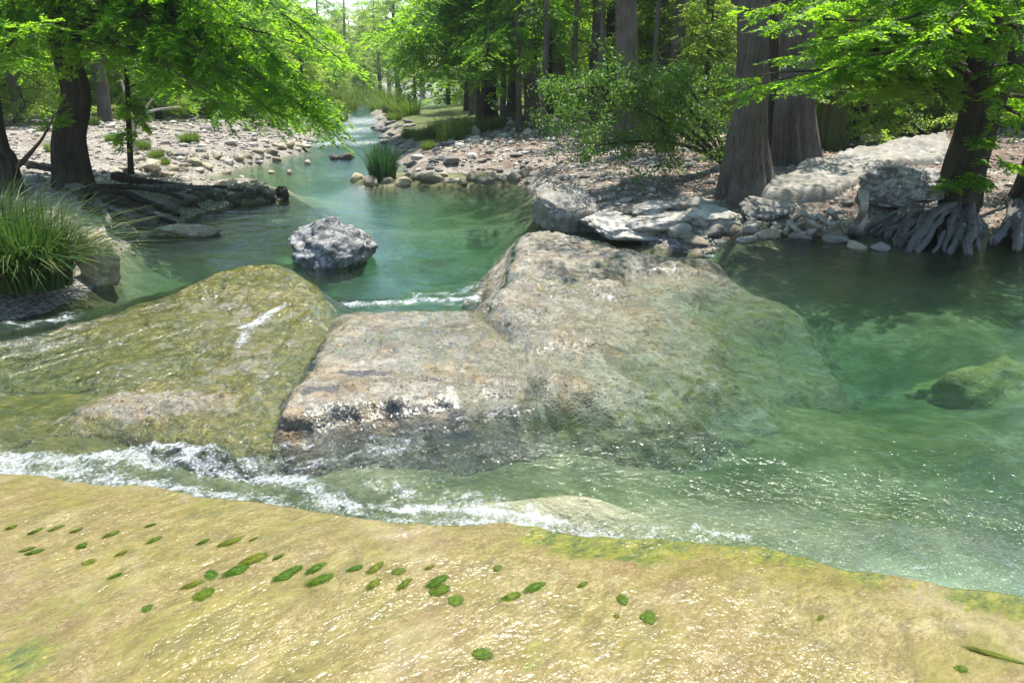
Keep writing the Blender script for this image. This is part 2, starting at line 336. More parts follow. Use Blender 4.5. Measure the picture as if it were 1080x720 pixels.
def level_far(y): return L2-.40*sstep(14, 40, y)
def level(x, y):
    d = sdf(x, y, POOL2)
    return np.where(d > -1e8, L1+(level_far(y)-L1)*sstep(.0, .30, d), 0), d
CHL = [(480, 540), (430, 500), (600, 470), (760, 480), (900, 450)]
def terrain(x, y, full=False):
    lv, dw = level(x, y); dl, dr, di = sdf(x, y, LEFT), sdf(x, y, RIGHT), sdf(x, y, ISLE)
    wob = .10*n2(x, y, 1.6, 3)*np.clip(np.maximum(y, 3)/9, .5, 2)
    b = np.maximum(dl, dr)+wob
    side = dl > dr
    lv2 = np.where(side | (dw > 0), level_far(y), L1)
    ins = np.clip(b, 0, None)
    rise = .30*(1-np.exp(-ins/.55))+np.where(side, .95, .95)*(1-np.exp(-ins/9))+.04*n2(x, y, .8, 4)*sstep(0, 1, ins)+.02*np.clip(y-45, 0, 60)*sstep(0, 8, ins)+9*sstep(75, 260, y)*sstep(0, 20, ins)
    depth = np.where(dw > 0, .85, .46)+.12*n2(x, y, .7, 4, 3.)
    depth = depth*np.where(y > 13, .6, 1)
    xs, ys, _ = gp(600, 515, L1); depth = depth-.30*np.exp(-(((x-xs)/.55)**2+((y-ys)/.25)**2))
    xs, ys, _ = gp(1010, 470, L1); depth = depth+.02*np.exp(-(((x-xs)/1.3)**2+((y-ys)/1.0)**2))
    xs, ys, _ = gp(920, 320, L1); depth = depth+.40*np.exp(-(((x-xs)/1.2)**2+((y-ys)/1.3)**2))
    xs, ys, _ = gp(30, 430, L1); depth = depth-.50*np.exp(-(((x-xs)/1.6)**2+((y-ys)/.75)**2))
    xs, ys, _ = gp(720, 505, L1); depth = depth-.10*np.exp(-(((x-xs)/1.0)**2+((y-ys)/.40)**2))
    xs, ys, _ = gp(400, 505, L1); depth = depth-.17*np.exp(-(((x-xs)/1.0)**2+((y-ys)/.35)**2))
    depth = np.maximum(depth, .05)
    z = np.where(b > 0, lv2+rise, lv-depth*(1-np.exp(-np.clip(-b, 0, None)/.8)))
    zi = level_far(y)+.08*(1-np.exp(-np.clip(di+wob*.4, 0, None)/.2))
    z = np.where((di+wob*.4 > 0) & (b < 0), zi, np.where((b < 0) & (dw > 0), np.maximum(z, level_far(y)-.9*np.clip(-di, 0, None)-.02), z))
    return (z, b, dl, dr, dw, lv) if full else z
def hit(u, v, zmin=-3):                      # where the sight line at survey pixel u, v meets the ground
    d = ray(u, v); t = np.geomspace(1.5, 400, 900); p = d[None]*t[:, None]; p[:, 2] += H
    z = np.maximum(terrain(p[:, 0], p[:, 1]), level(p[:, 0], p[:, 1])[0]); i = int(np.argmax(p[:, 2] < z)); i = i if i else len(t)-1
    q = p[i].copy(); q[2] = z[i]; return q
def gz(x, y): return float(terrain(np.array([x]), np.array([y]))[0])

# rock ledges of the weir: outline, crest heights
def P3(u, v, z): return gp(u, v, z)
A_PL = poly([(-420, 352), (-120, 350), (0, 346), (60, 336), (110, 324), (180, 306), (250, 284), (300, 281), (330, 298), (350, 316), (352, 340), (325, 385), (300, 425), (290, 460), (245, 466), (160, 458), (98, 449), (60, 452), (0, 458), (-80, 462), (-420, 466)], L1)
A_TOP = [P3(p[0], p[1], p[2]-.02) for p in [(-200, 360, -.17), (0, 352, -.17), (0, 400, -.24), (100, 335, -.13), (180, 318, -.10), (250, 292, -.02), (300, 290, .0), (340, 320, -.06), (200, 350, -.12), (280, 350, -.10), (150, 390, -.16), (300, 400, -.15), (60, 395, -.20), (0, 445, -.30), (50, 440, -.27), (-150, 440, -.30), (120, 425, -.07), (180, 420, -.05), (240, 430, -.10), (110, 445, -.09), (200, 455, -.10), (270, 450, -.13)]]
B_PL = poly([(350, 326), (380, 322), (440, 319), (505, 321), (535, 345), (560, 385), (560, 395), (545, 415), (480, 425), (400, 438), (335, 449), (287, 450), (285, 430), (300, 410), (325, 375)], L1+.05)
B_TOP = [P3(p[0], p[1], p[2]-.03) for p in [(370, 330, -.05), (440, 326, -.07), (505, 330, -.06), (330, 390, .02), (400, 375, -.01), (400, 430, .02), (320, 430, .03), (470, 420, .0), (480, 370, -.04), (540, 400, -.06), (550, 425, -.09), (300, 450, .05)]]
C_PL = np.array([gp(*p)[:2] for p in [(506, 322, L1), (528, 300, L1), (533, 268, L1), (545, 251, L1), (575, 248, L1), (640, 258, L1), (700, 268, L1), (735, 270, -.16), (790, 288, -.36), (850, 335, -.48), (885, 385, -.54), (888, 420, -.58), (850, 442, -.57), (790, 446, -.48), (710, 440, -.34), (640, 430, -.25), (580, 416, -.18), (550, 392, L1), (530, 350, L1)]])
C_TOP = [P3(p[0], p[1], p[2]-.85*max(0, -.15-p[2])) for p in [(545, 262, .06), (575, 258, .055), (540, 300, .0), (530, 325, -.06), (640, 268, .0), (700, 276, -.06), (735, 278, -.14), (620, 300, -.04), (600, 350, -.07), (560, 395, -.08), (600, 405, -.12), (640, 400, -.17), (660, 330, -.13), (700, 400, -.24), (700, 440, -.26), (640, 435, -.21), (590, 428, -.17), (760, 330, -.28), (800, 400, -.36), (850, 380, -.42), (870, 450, -.46), (780, 460, -.38), (720, 300, -.16), (800, 310, -.34), (720, 360, -.22)]]
def ledge_fn(pl, top, w, amp, seed, slope=1.25):
    def f(x, y):
        d = sdf(x, y, pl)+.055*n2(x, y, 3.0, 5, seed)+.012*n2(x, y, 15, 2, seed+1)
        p = np.clip(d/w, 0, 1); prof = (1-(1-p)**2.3)
        zt = idw(x, y, top)+amp*n2(x, y, 2.3, 5, seed+5)+amp*.35*n2(x, y, 11, 3, seed+9)+amp*.22*n2(x, y, 27, 2, seed+11)-amp*1.1*np.exp(-(n2(x, y, 1.4, 3, seed+13)/.035)**2)
        qs = n2(x, y, 1.3, 4, seed+21)*3.2+y*.8; zt = zt+.020*(np.floor(qs)+sstep(.40, .60, qs-np.floor(qs))-qs)
        zb = np.minimum(L1-.05, zt-.04)
        z = np.where(d > 0, zb+(zt-zb)*prof, zb+d*slope*(1-.25*n2(x, y, 5, 3, seed+3)))
        return np.where(d > -.5, z, -9.0), d
    return f
fA = ledge_fn(A_PL, A_TOP, .26, .024, 1.5, 2.0); fB = ledge_fn(B_PL, B_TOP, .24, .020, 4.5, 2.4); fC = ledge_fn(C_PL, C_TOP, .30, .030, 8.5, 1.1)

def fan(y0, y1, nr, nc, k=1.35, a=2.6, b=.95, shift=0.0):
    ys = np.geomspace(y0+shift, y1+shift, nr)-shift; s = np.linspace(-k, k, nc); s = s*(.55+.45*np.abs(s)/k)
    Y = np.repeat(ys[:, None], nc, 1); X = s[None]*(a+b*np.maximum(Y, 0)); return X, Y

# ground sheet: river bed and both banks in one
X, Y = fan(-6, 420, 430, 420, shift=8.5)
z, b, dl, dr, dw, lv = terrain(X, Y, True)
inslab = Y < edge_y(X)-.05
z = np.where(inslab, np.minimum(z, -1.0), z)
xs, ys, _ = gp(610, 515, L1); sand = np.exp(-(((X-xs)/.8)**2+((Y-ys)/.3)**2))
for (u, v, w, hh, am) in [(800, 500, .9, .3, .5), (1000, 530, .7, .3, .6), (500, 205, 1.2, .5, .3), (900, 560, .9, .15, .5), (240, 180, 2.5, 1.2, .7), (760, 285, 1.1, .7, .5)]:
    xs, ys, _ = gp(u, v, L1); sand = np.maximum(sand, am*np.exp(-(((X-xs)/w)**2+((Y-ys)/hh)**2)))
algae = np.zeros_like(X)
for (u, v, w, hh, am) in [(30, 420, 2.0, .8, .95), (470, 530, .3, .2, .8), (700, 265, .8, .6, .2), (960, 380, .8, .8, .5), (200, 250, 1.2, .8, .3), (560, 478, .7, .18, .75), (780, 500, .9, .22, .6), (400, 500, .6, .2, .45), (960, 470, 1.0, .4, .4)]:
    xs, ys, _ = gp(u, v, L1); algae = np.maximum(algae, am*np.exp(-(((X-xs)/w)**2+((Y-ys)/hh)**2)))
litter = np.where(dr > 0, .45+.25*sstep(1.0, 4.0, dr), .25+.1*sstep(3, 10, dl)); green = .92*np.maximum(sstep(20, 42, Y)*sstep(1.5, 7, b), sstep(24, 34, Y)*sstep(.2, 1.2, b))
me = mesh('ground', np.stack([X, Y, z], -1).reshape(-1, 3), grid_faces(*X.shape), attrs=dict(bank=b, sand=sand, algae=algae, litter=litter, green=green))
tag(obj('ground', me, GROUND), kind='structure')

TUFTS = [(62, 556, 10, 5), (40, 559, 9, 4), (82, 560, 9, 5), (14, 556, 8, 4), (120, 563, 12, 5), (160, 553, 8, 4), (165, 568, 12, 6), (40, 582, 12, 6), (30, 580, 10, 5), (88, 575, 8, 5), (130, 583, 9, 5), (92, 594, 9, 6), (124, 608, 10, 6), (216, 570, 10, 6), (245, 570, 18, 6), (254, 600, 22, 9), (273, 589, 24, 9), (206, 616, 16, 9), (221, 606, 13, 9), (218, 626, 16, 10), (295, 589, 10, 5), (303, 607, 20, 10), (312, 601, 18, 8), (335, 598, 18, 8), (343, 610, 24, 9), (377, 600, 14, 8), (397, 599, 18, 9), (396, 616, 16, 8), (418, 605, 12, 8), (428, 616, 16, 9), (464, 613, 22, 12), (467, 622, 16, 10), (454, 600, 10, 5), (480, 636, 10, 12), (541, 629, 20, 10), (566, 618, 20, 7), (524, 601, 9, 6), (616, 615, 10, 5), (657, 633, 13, 9), (685, 654, 11, 12), (650, 650, 6, 4), (866, 650, 8, 4), (1060, 692, 34, 7), (1016, 704, 9, 7), (268, 568, 7, 4), (155, 645, 7, 7), (505, 690, 6, 12)]
# spillway slab in the foreground
NX, NY = 620, 420
xs = np.linspace(-1, 1, NX); xs = 9*(.45*xs+.55*xs**3)
ey = edge_y(xs)+.03*fbm(np.stack([xs*1.7, xs*0, xs*0], -1), 3)+.016*fbm(np.stack([xs*7, xs*0+3, xs*0], -1), 3)
t = np.linspace(0, 1, NY)[:, None]; q = 1-(1-t)**1.0
Yb = -5+(ey[None]+5)*(t**.45); Xb = np.repeat(xs[None], NY, 0)
Zb = .008*n2(Xb, Yb, 1.3, 4)+.004*n2(Xb, Yb, 6, 3)-.05*sstep(.35, 0, ey[None]-Yb)
k = np.linspace(0, 1, 14)[1:, None]
lipY = ey[None]+.10*np.sin(k*math.pi/2); lipZ = Zb[-1:]-.05*(1-np.cos(np.minimum(k*1.0, 1)*math.pi/2))-1.1*k**3
lipX = np.repeat(xs[None], len(k), 0); lipY = lipY+.02*n2(lipX, lipZ, 4, 3)
Xa, Ya, Za = np.vstack([Xb, lipX]), np.vstack([Yb, lipY]), np.vstack([Zb, lipZ])
de = ey[None]-Ya
band = np.exp(-(np.clip(de, 0, None)/(.15+.06*n2(Xa, Ya, 3, 3, 5.)))**2)*(.16+.66*sstep(-.1, .25, Xa)*(1-.3*sstep(1.5, 2.6, Xa)))*(1+.8*n2(Xa, Ya, 2.2, 3, 4.))+.22*np.exp(-((de-.25)/.35)**2)
sl_al = band
for (u, v, w, hh, am) in [(20, 700, .25, .18, .65), (150, 670, .35, .12, .36), (60, 640, .5, .3, .36), (380, 575, .5, .15, .25), (120, 560, .6, .2, .18), (560, 690, .12, .2, .4), (840, 590, .35, .12, .35), (640, 570, .4, .1, .4), (900, 610, .6, .1, .34), (150, 590, .8, .2, .20), (30, 600, .5, .3, .22), (300, 690, .4, .12, .16), (840, 680, .3, .1, .16), (430, 640, .5, .12, .15), (210, 620, .35, .12, .32), (500, 560, .3, .08, .3)]:
    px, py, _ = gp(u, v, 0); sl_al = np.maximum(sl_al, am*np.exp(-(((Xa-px)/w)**2+((Ya-py)/hh)**2)))
tufts = TUFTS
for (u, v, w, h) in TUFTS:
    px, py, _ = gp(u, v, 0); rr0 = max(w, h*1.3)*2.9/F*.75; sl_al = np.maximum(sl_al, .52*np.exp(-((Xa-px)**2+(Ya-py)**2)/rr0**2))
sl_foam_glint = np.zeros_like(Xa)
for (u, v, w, hh, am) in [(425, 558, .14, .055, .50), (260, 535, .3, .06, .34), (300, 545, .2, .05, .3), (640, 685, .13, .05, .46), (780, 690, .22, .07, .38), (850, 705, .15, .07, .36), (810, 660, .12, .04, .32), (1000, 640, .3, .08, .3), (480, 575, .2, .05, .2)]:  # froth near the edge; the lower spots are painted sun sparkles
    px, py, _ = gp(u, v, 0); c_, s_ = math.cos(.75), math.sin(.75); dx, dy = Xa-px, Ya-py
    sl_foam_glint = np.maximum(sl_foam_glint, am*np.exp(-(((dx*c_+dy*s_)/w)**2+((dy*c_-dx*s_)/hh)**2)))
me = mesh('spillway', np.stack([Xa, Ya, Za], -1).reshape(-1, 3), grid_faces(*Xa.shape), attrs=dict(algae=sl_al, foam_sheen=sl_foam_glint))
tag(obj('spillway_slab', me, SLAB), kind='structure')  # this object is the wet spillway slab

# ledge meshes
def ledge(f, pl, name, label, cell=.016, moss_pts=(), moss0=0.0, gloss_fn=None, warm_pts=(), dark_pts=()):
    x0, y0 = pl.min(0)-.5; x1, y1 = pl.max(0)+.5
    x0, x1 = max(x0, -7), min(x1, 7)
    nx, ny = int((x1-x0)/cell), int((y1-y0)/cell)
    X, Y = np.meshgrid(np.linspace(x0, x1, nx), np.linspace(y0, y1, ny)); z, d = f(X, Y)
    z = np.maximum(z, -1.0); mo = np.full(X.shape, moss0)+0.25*moss0*n2(X, Y, 1.5, 3)
    for (u, v, w, hh, am) in moss_pts:
        px, py, _ = gp(u, v, -.1); g = np.exp(-(((X-px)/w)**2+((Y-py)/hh)**2)); mo = mo+(am-mo)*g
    mo = np.maximum(mo, .50*sstep(-.15, -.36, z))
    wa, da = np.zeros_like(X), np.zeros_like(X)
    for arr, ps in ((wa, warm_pts), (da, dark_pts)):
        for (u, v, w, hh, am) in ps:
            px, py, _ = gp(u, v, -.03); arr[:] = np.maximum(arr, am*np.exp(-(((X-px)/w)**2+((Y-py)/hh)**2)))
    gl = gloss_fn(X, Y, z) if gloss_fn else np.zeros_like(X)
    q = grid_faces(ny, nx); keep = (d.ravel()[q] > -.45).any(1); q = q[keep]
    us = np.unique(q); mp = np.full(nx*ny, -1); mp[us] = np.arange(len(us))
    V = np.stack([X, Y, z], -1).reshape(-1, 3)[us]
    c = V.mean(0); c[2] = -.9
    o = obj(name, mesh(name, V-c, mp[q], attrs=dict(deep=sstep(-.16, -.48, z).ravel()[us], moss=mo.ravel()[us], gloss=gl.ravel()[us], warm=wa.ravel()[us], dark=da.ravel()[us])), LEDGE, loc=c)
    return tag(o, label, 'rock')
def wetA(X, Y, z): return np.full(X.shape, .85)
def wetB(X, Y, z): return sstep(.02, -.06, z+.03*n2(X, Y, 3, 3))*.75*sstep(-.20, -.12, z)
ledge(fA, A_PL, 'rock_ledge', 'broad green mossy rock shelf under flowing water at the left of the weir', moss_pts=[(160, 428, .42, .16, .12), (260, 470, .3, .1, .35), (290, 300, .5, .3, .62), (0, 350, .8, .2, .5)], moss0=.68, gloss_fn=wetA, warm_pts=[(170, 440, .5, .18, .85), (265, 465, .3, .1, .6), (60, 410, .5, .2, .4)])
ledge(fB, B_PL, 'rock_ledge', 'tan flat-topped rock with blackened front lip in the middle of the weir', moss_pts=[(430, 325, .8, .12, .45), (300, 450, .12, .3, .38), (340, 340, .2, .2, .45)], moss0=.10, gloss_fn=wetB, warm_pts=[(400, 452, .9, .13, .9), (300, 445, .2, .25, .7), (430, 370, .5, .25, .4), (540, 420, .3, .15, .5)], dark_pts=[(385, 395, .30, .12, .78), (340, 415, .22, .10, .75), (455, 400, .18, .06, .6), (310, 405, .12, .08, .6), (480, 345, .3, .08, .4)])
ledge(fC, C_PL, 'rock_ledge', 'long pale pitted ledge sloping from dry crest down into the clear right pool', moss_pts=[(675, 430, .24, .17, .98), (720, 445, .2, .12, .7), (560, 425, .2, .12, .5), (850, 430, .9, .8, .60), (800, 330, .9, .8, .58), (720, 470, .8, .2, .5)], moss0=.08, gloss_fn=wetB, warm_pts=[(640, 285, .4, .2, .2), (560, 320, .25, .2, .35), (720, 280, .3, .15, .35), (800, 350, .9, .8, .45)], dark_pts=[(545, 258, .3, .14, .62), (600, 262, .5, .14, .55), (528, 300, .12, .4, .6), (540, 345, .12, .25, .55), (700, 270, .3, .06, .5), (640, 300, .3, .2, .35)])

# water sheet (closed, so that its depth absorbs light)
X, Y = fan(1.6, 140, 620, 520, k=1.3, shift=.6)
lv, dw = level(X, Y)
film = np.full(X.shape, -9.0)
zA, dA = fA(X, Y); zB, dB = fB(X, Y); zC, dC = fC(X, Y)
film = np.where(dA > .05, zA+.006*n2(X, Y, 4, 3)+.002, film)
glint = np.zeros_like(X)
for (u, v, w, hh, am) in [(960, 578, .75, .26, 1.0), (800, 545, .6, .2, .75), (1060, 610, .5, .25, 1.), (880, 520, .9, .3, .45), (1020, 480, .8, .4, .3), (640, 490, .4, .2, .5), (540, 470, .35, .2, .55), (400, 490, .6, .25, .5), (740, 455, .4, .15, .45), (1030, 540, .5, .2, .6), (450, 315, .8, .3, .4)]:
    px, py, _ = gp(u, v, L1); glint = np.maximum(glint, am*np.exp(-(((X-px)/w)**2+((Y-py)/hh)**2)))
for zr, dr_ in ((zB, dB), (zC, dC)):            # a thin running sheet over the low, worn parts of the ledges
    wet = sstep(.0, -.05, zr+.04*n2(X, Y, 2.6, 4, 12.)); film = np.where(dr_ > .04, np.maximum(film, zr-.02+.026*wet+.003*n2(X, Y, 9, 2)), film)
near = np.clip(8/np.maximum(Y, 4), .2, 1)
foam_sheen = np.zeros_like(X); lift = np.zeros_like(X)  # froth and painted sky reflections share this mask
def add_foam_sheen(pts, w, am, up=0.0, z=L1):
    global foam_sheen, lift
    pl = poly(pts, z); d = dline(X, Y, pl); g = np.exp(-(d/w)**2); foam_sheen = np.maximum(foam_sheen, am*g); lift = np.maximum(lift, up*g)
add_foam_sheen([(-80, 478), (0, 482), (90, 488), (180, 490), (250, 500), (320, 515), (345, 528)], .12, .68, .035)
add_foam_sheen([(130, 482), (185, 474), (230, 482)], .09, .66, .04)
add_foam_sheen([(60, 440), (120, 395), (200, 360)], .10, .14)
add_foam_sheen([(330, 400), (345, 360), (352, 335)], .05, .30)
add_foam_sheen([(180, 330), (230, 318), (290, 300)], .08, .22)
add_foam_sheen([(250, 492), (330, 492), (400, 474), (440, 470)], .12, .50, .03)
add_foam_sheen([(330, 520), (370, 535)], .09, .70, .03)
dE = Y-edge_y(X); ux = np.interp(X, [gp(u, 530, 0)[0] for u in (-100, 100, 330, 380, 480, 600, 700, 760, 800, 1080)], [.64, .60, .60, .40, .58, .56, .30, .50, .32, .28])
g = np.exp(-((dE-.12)/.12)**2); foam_sheen = np.maximum(foam_sheen, ux*g); lift = np.maximum(lift, .02*ux*g)
add_foam_sheen([(395, 532), (450, 533), (520, 541), (600, 553)], .075, .72, .03)
add_foam_sheen([(400, 512), (500, 526), (560, 540)], .12, .44, .02)
add_foam_sheen([(470, 490), (520, 470), (560, 460)], .16, .26)
add_foam_sheen([(735, 556), (790, 565)], .05, .60, .012)
add_foam_sheen([(600, 550), (735, 556), (870, 575), (960, 598), (1080, 618)], .04, .36, .008)
add_foam_sheen([(790, 560), (900, 570), (1040, 590)], .22, .16)
add_foam_sheen([(360, 322), (400, 320), (450, 317), (500, 316), (515, 305)], .10, .66, .02, L2)
add_foam_sheen([(440, 312), (490, 308), (520, 296)], .13, .50, .02, L2)
add_foam_sheen([(300, 322), (258, 350), (250, 372)], .055, .66)
add_foam_sheen([(255, 345), (300, 325), (335, 322)], .07, .74)  # white patch painted for the sky's reflection on the wet shelf
fl_ = fbm(np.stack([(X*.6+Y*.8)*1.3, (Y*.6-X*.8)*7, X*0+2], -1), 4); foam_sheen = np.maximum(foam_sheen, np.where(dA > .05, .30*sstep(.25, .75, fl_), 0))  # thin white trickles, also painting sky streaks on the water film
add_foam_sheen([(-40, 340), (20, 344), (70, 336), (85, 318)], .08, .62, .02)
add_foam_sheen([(-60, 358), (0, 360), (40, 358)], .09, .42)
add_foam_sheen([(715, 265), (745, 267), (752, 272)], .06, .8, .02)
add_foam_sheen([(285, 470), (335, 470), (400, 460), (480, 447), (560, 425)], .07, .42, .012)
add_foam_sheen([(80, 455), (150, 468), (245, 476)], .05, .22)
for (u, v, w) in [(380, 124, 2.0), (370, 133, 1.6), (360, 142, 1.0), (350, 150, .9), (385, 150, .8), (330, 175, .6), (350, 205, .5)]:
    px, py, _ = gp(u, v, L2-.2); foam_sheen = np.maximum(foam_sheen, (.62 if v < 160 else .22)*np.exp(-(((X-px)/(w*1.3))**2+((Y-py)/(w*3))**2)))  # white riffle, its brightness also painted for sky reflected in ripples
chop = np.clip(.30+.9*sstep(0, .4, foam_sheen)+.5*np.exp(-((Y-edge_y(X))/.9)**2)-.16*sstep(.3, 1.5, dw)+.35*sstep(14, 24, Y), 0, 1)
for (u, v, w, hh, am) in [(395, 235, .8, 1.6, .26), (370, 170, .9, 3, .5), (200, 262, .8, .5, .4), (450, 285, .9, .5, .5)]:
    px, py, _ = gp(u, v, L2); chop = np.maximum(chop, am*np.exp(-(((X-px)/w)**2+((Y-py)/hh)**2)))
wave = (.012*n2(X, Y*1.5, 2.2, 3, 2.)+.006*n2(X, Y*1.6, 6.5, 2, 4.))*np.clip(.35+chop, 0, 1.2)*near
zw = np.maximum(lv, film)+wave*np.where(dA > .05, .5, 1)+lift*(.5+1.1*n2(X, Y, 7, 4, 6.)+.5*n2(X, Y, 22, 2, 7.))*(lift > .002)
under = Y < edge_y(X)+.02
zw = np.where(under, np.minimum(zw, -.10-.05*sstep(0, .3, edge_y(X)-Y)), zw)
nr, nc = X.shape; V = np.stack([X, Y, zw], -1).reshape(-1, 3); q = grid_faces(nr, nc)
i = np.arange(nr*nc).reshape(nr, nc); ring = np.concatenate([i[0, :], i[1:, -1], i[-1, -2::-1], i[-2:0:-1, 0]])
low = V[ring].copy(); low[:, 2] = -6.0; n0 = len(V); nring = len(ring)
lo = n0+np.arange(nring); sk = np.stack([ring, lo, np.roll(lo, -1), np.roll(ring, -1)], -1)
cen = n0+nring; Vall = np.vstack([V, low, [[0, 30, -6.0]]]); tri = np.stack([np.roll(lo, -1), lo, np.full(nring, cen)], -1)
pad = lambda a: np.concatenate([a.ravel(), np.zeros(nring+1)])
me = mesh('water', Vall, np.vstack([q, sk]), tri, attrs=dict(foam_sheen=pad(foam_sheen), chop=pad(chop), glint=pad(glint)))
tag(obj('water', me, WATER), kind='structure')

# ------------------------------------------------------------------ loose rocks
import bmesh
ICO = {}
def ico(sub):
    if sub not in ICO:
        bm = bmesh.new(); bmesh.ops.create_icosphere(bm, subdivisions=sub, radius=1.0)
        ICO[sub] = (np.array([v.co[:] for v in bm.verts]), np.array([[v.index for v in f.verts] for f in bm.faces])); bm.free()
    return ICO[sub]
def rock_mesh(name, seed, size, sub=4, cuts=9, amp=.16, fine=.035, boxy=0.0, mat=None, layers=0.0):
    r = np.random.default_rng(seed); D, T = ico(sub); V = D.copy()
    if boxy: V = np.sign(V)*np.abs(V)**(1-boxy*.5); V /= np.abs(V).max()
    for _ in range(cuts):
        n = r.normal(size=3); n /= np.linalg.norm(n); h = r.uniform(.62, .9); d = V@n; V = V-np.clip(d-h, 0, None)[:, None]*n*.92
    V = V*(1+amp*fbm(D*1.6+seed*1.37, 4)+fine*fbm(D*7+seed, 3))[:, None]
    V = V*np.asarray(size)
    if layers: V[:, :2] *= (1+.05*layers*np.sin(V[:, 2:3]*70+3*vnoise(V*4)[:, None]))
    m = mesh(name, V, None, T)
    if mat: m.materials.append(mat)
    return m
def place_rock(name, label, u, v, w, h, d, mat, seed, group=None, rz=0, tilt=(0, 0), sink=.3, cat='rock', zoff=0, sub=4, **kw):
    p = hit(u, v); sc = np.linalg.norm(p-np.array([0, 0, H]))/math.hypot(F, math.hypot(u-540, v-360)); ww, hh = w*sc/2, h*sc/2
    dd = d*ww; me = rock_mesh(name, seed, (ww, dd, hh), mat=mat, sub=sub, **kw)
    o = obj(name, me, None, loc=(p[0], p[1]+dd*.6, p[2]+hh*(1-2*sink)+zoff)); o.rotation_euler = (tilt[0], tilt[1], rz)
    return tag(o, label, cat, group)
place_rock('boulder', 'speckled grey boulder standing alone in the lower pool', 347, 280, 92, 66, .8, STONE_GREY, 11, sink=.34, sub=5, cuts=7, amp=.2, fine=.06)
place_rock('boulder', 'rounded tan and grey boulder beside the sedge clump on the left bank', 103, 302, 44, 66, .9, STONE_WARM, 12, sink=.2, sub=5, cuts=5)
place_rock('boulder', 'pale flat stone lying awash in front of the dark driftwood on the left', 192, 250, 66, 17, .5, STONE_WARM, 13, sink=.25, amp=.25)
place_rock('boulder', 'tilted grey block with flat top face at the water edge of the right bank', 596, 242, 66, 48, 1.0, STONE, 14, sink=.1, sub=5, boxy=.8, cuts=8, amp=.07, rz=R(30), tilt=(R(12), R(-14)))
place_rock('boulder', 'rounded layered grey boulder between the flat slab and the leaning tree', 966, 222, 92, 44, .9, STONE_GREY, 15, sink=.08, sub=5, boxy=.5, cuts=5, amp=.08, layers=1)
o = place_rock('boulder', 'mossy sunken boulder under the green water of the right pool', 1050, 372, 190, 150, .75, STONE_MOSS, 16, sink=.1, sub=5, amp=.14, cuts=4); q_ = gp(1052, 362, L1-.2); o.location = (q_[0], q_[1], L1-.88)
for j, (u, v, w, h, rz, tx) in enumerate([(668, 252, 92, 20, .2, .1), (705, 242, 84, 22, -.3, -.06), (760, 240, 76, 24, .4, .12), (640, 236, 60, 16, .1, .05), (742, 224, 66, 16, -.2, .1), (690, 226, 62, 14, .5, -.05), (812, 232, 58, 22, .0, .12)]):
    place_rock('rock_shelf', 'broken pale limestone shelf at the foot of the right bank', u, v, w, h, .8, STONE_FLAT, 130+j, 'limestone shelves of the right bank', rz=rz, tilt=(tx, .08*(-1)**j), sink=.3, sub=5, boxy=.75, cuts=10, amp=.14, fine=.05, layers=.6)
# broad flat slab leaning on the right bank
def slab_rock():
    pts = [(800, 213, .10), (812, 196, .22), (850, 174, .42), (900, 160, .5), (960, 149, .58), (1000, 147, .6), (1014, 158, .55), (1000, 172, .45), (960, 177, .42), (935, 183, .36), (905, 198, .26), (878, 207, .18), (840, 214, .10)]
    W = np.array([gp(*p) for p in pts]); pl = W[:, :2]; c = pl.mean(0); x0, y0 = pl.min(0)-.1; x1, y1 = pl.max(0)+.1; nx, ny = 190, 240
    X, Y = np.meshgrid(np.linspace(x0, x1, nx), np.linspace(y0, y1, ny)); d = sdf(X, Y, pl)+.06*n2(X, Y, 2.5, 4, 3.3)
    p = np.clip(d/.14, 0, 1); top = .13+idw(X, Y, W, 2)+.05*n2(X, Y, 1.6, 5, 2.)+.02*n2(X, Y, 9, 3)
    z = top-.30*(1-p)**2.2; z = np.where(d < 0, top-.45, z)
    q = grid_faces(ny, nx); q = q[(d.ravel()[q] > -.01).any(1)]; us = np.unique(q); mp = np.full(nx*ny, -1); mp[us] = np.arange(len(us))
    V = np.stack([X, Y, z], -1).reshape(-1, 3)[us]; o = np.array([c[0], c[1], 0.])
    tag(obj('rock_slab', mesh('rock_slab', V-o, mp[q]), STONE_FLAT, loc=o), 'broad pale flat rock slab sloping up the right bank beneath the big trunks', 'rock')
slab_rock()
protos = {}
def stone_proto(kind, k, mat):
    key = (kind, k)
    if key not in protos: protos[key] = rock_mesh('river_stone', 100+k*7+hash(kind) % 3*0, (1, 1, 1), sub=3, cuts=14, amp=.16, fine=.06, mat=mat, boxy=.3)
    return protos[key]
def stones(items, name, label, group, kind, mat, cat='stone', sink=.35, mat2=None):
    for j, (u, v, w, h) in enumerate(items):
        p = hit(u, v); sc = np.linalg.norm(p-np.array([0, 0, H]))/F*.97
        o = obj(name, stone_proto(kind if mat2 is None or j % 3 else kind+'2', j % 9, mat if mat2 is None or j % 3 else mat2), None, loc=(p[0], p[1]+w*sc*.25, p[2]+h*sc*(.5-sink)))
        o.scale = (w*sc/2*1.12, w*sc/2*random.uniform(.7, 1.1), h*sc/2*1.15); o.rotation_euler = (random.uniform(-.25, .25), random.uniform(-.25, .25), random.uniform(0, 6.28)*(w < 1.6*h))
        tag(o, label, cat, group)
ru = random.uniform
row = [(376, 191, 16, 13), (391, 194, 17, 13), (407, 194, 15, 11), (424, 195, 20, 11), (440, 190, 15, 12), (456, 193, 25, 14), (476, 193, 18, 9), (487, 195, 14, 9), (498, 191, 16, 14), (512, 194, 24, 11), (527, 190, 15, 10), (541, 192, 18, 17), (553, 188, 14, 14), (466, 187, 14, 8), (432, 187, 12, 9), (520, 186, 13, 8)]
stones(row, 'river_stone', 'rounded stone in the low row crossing the lower pool', 'stones in the row across the pool', 'row', STONE_WARM)
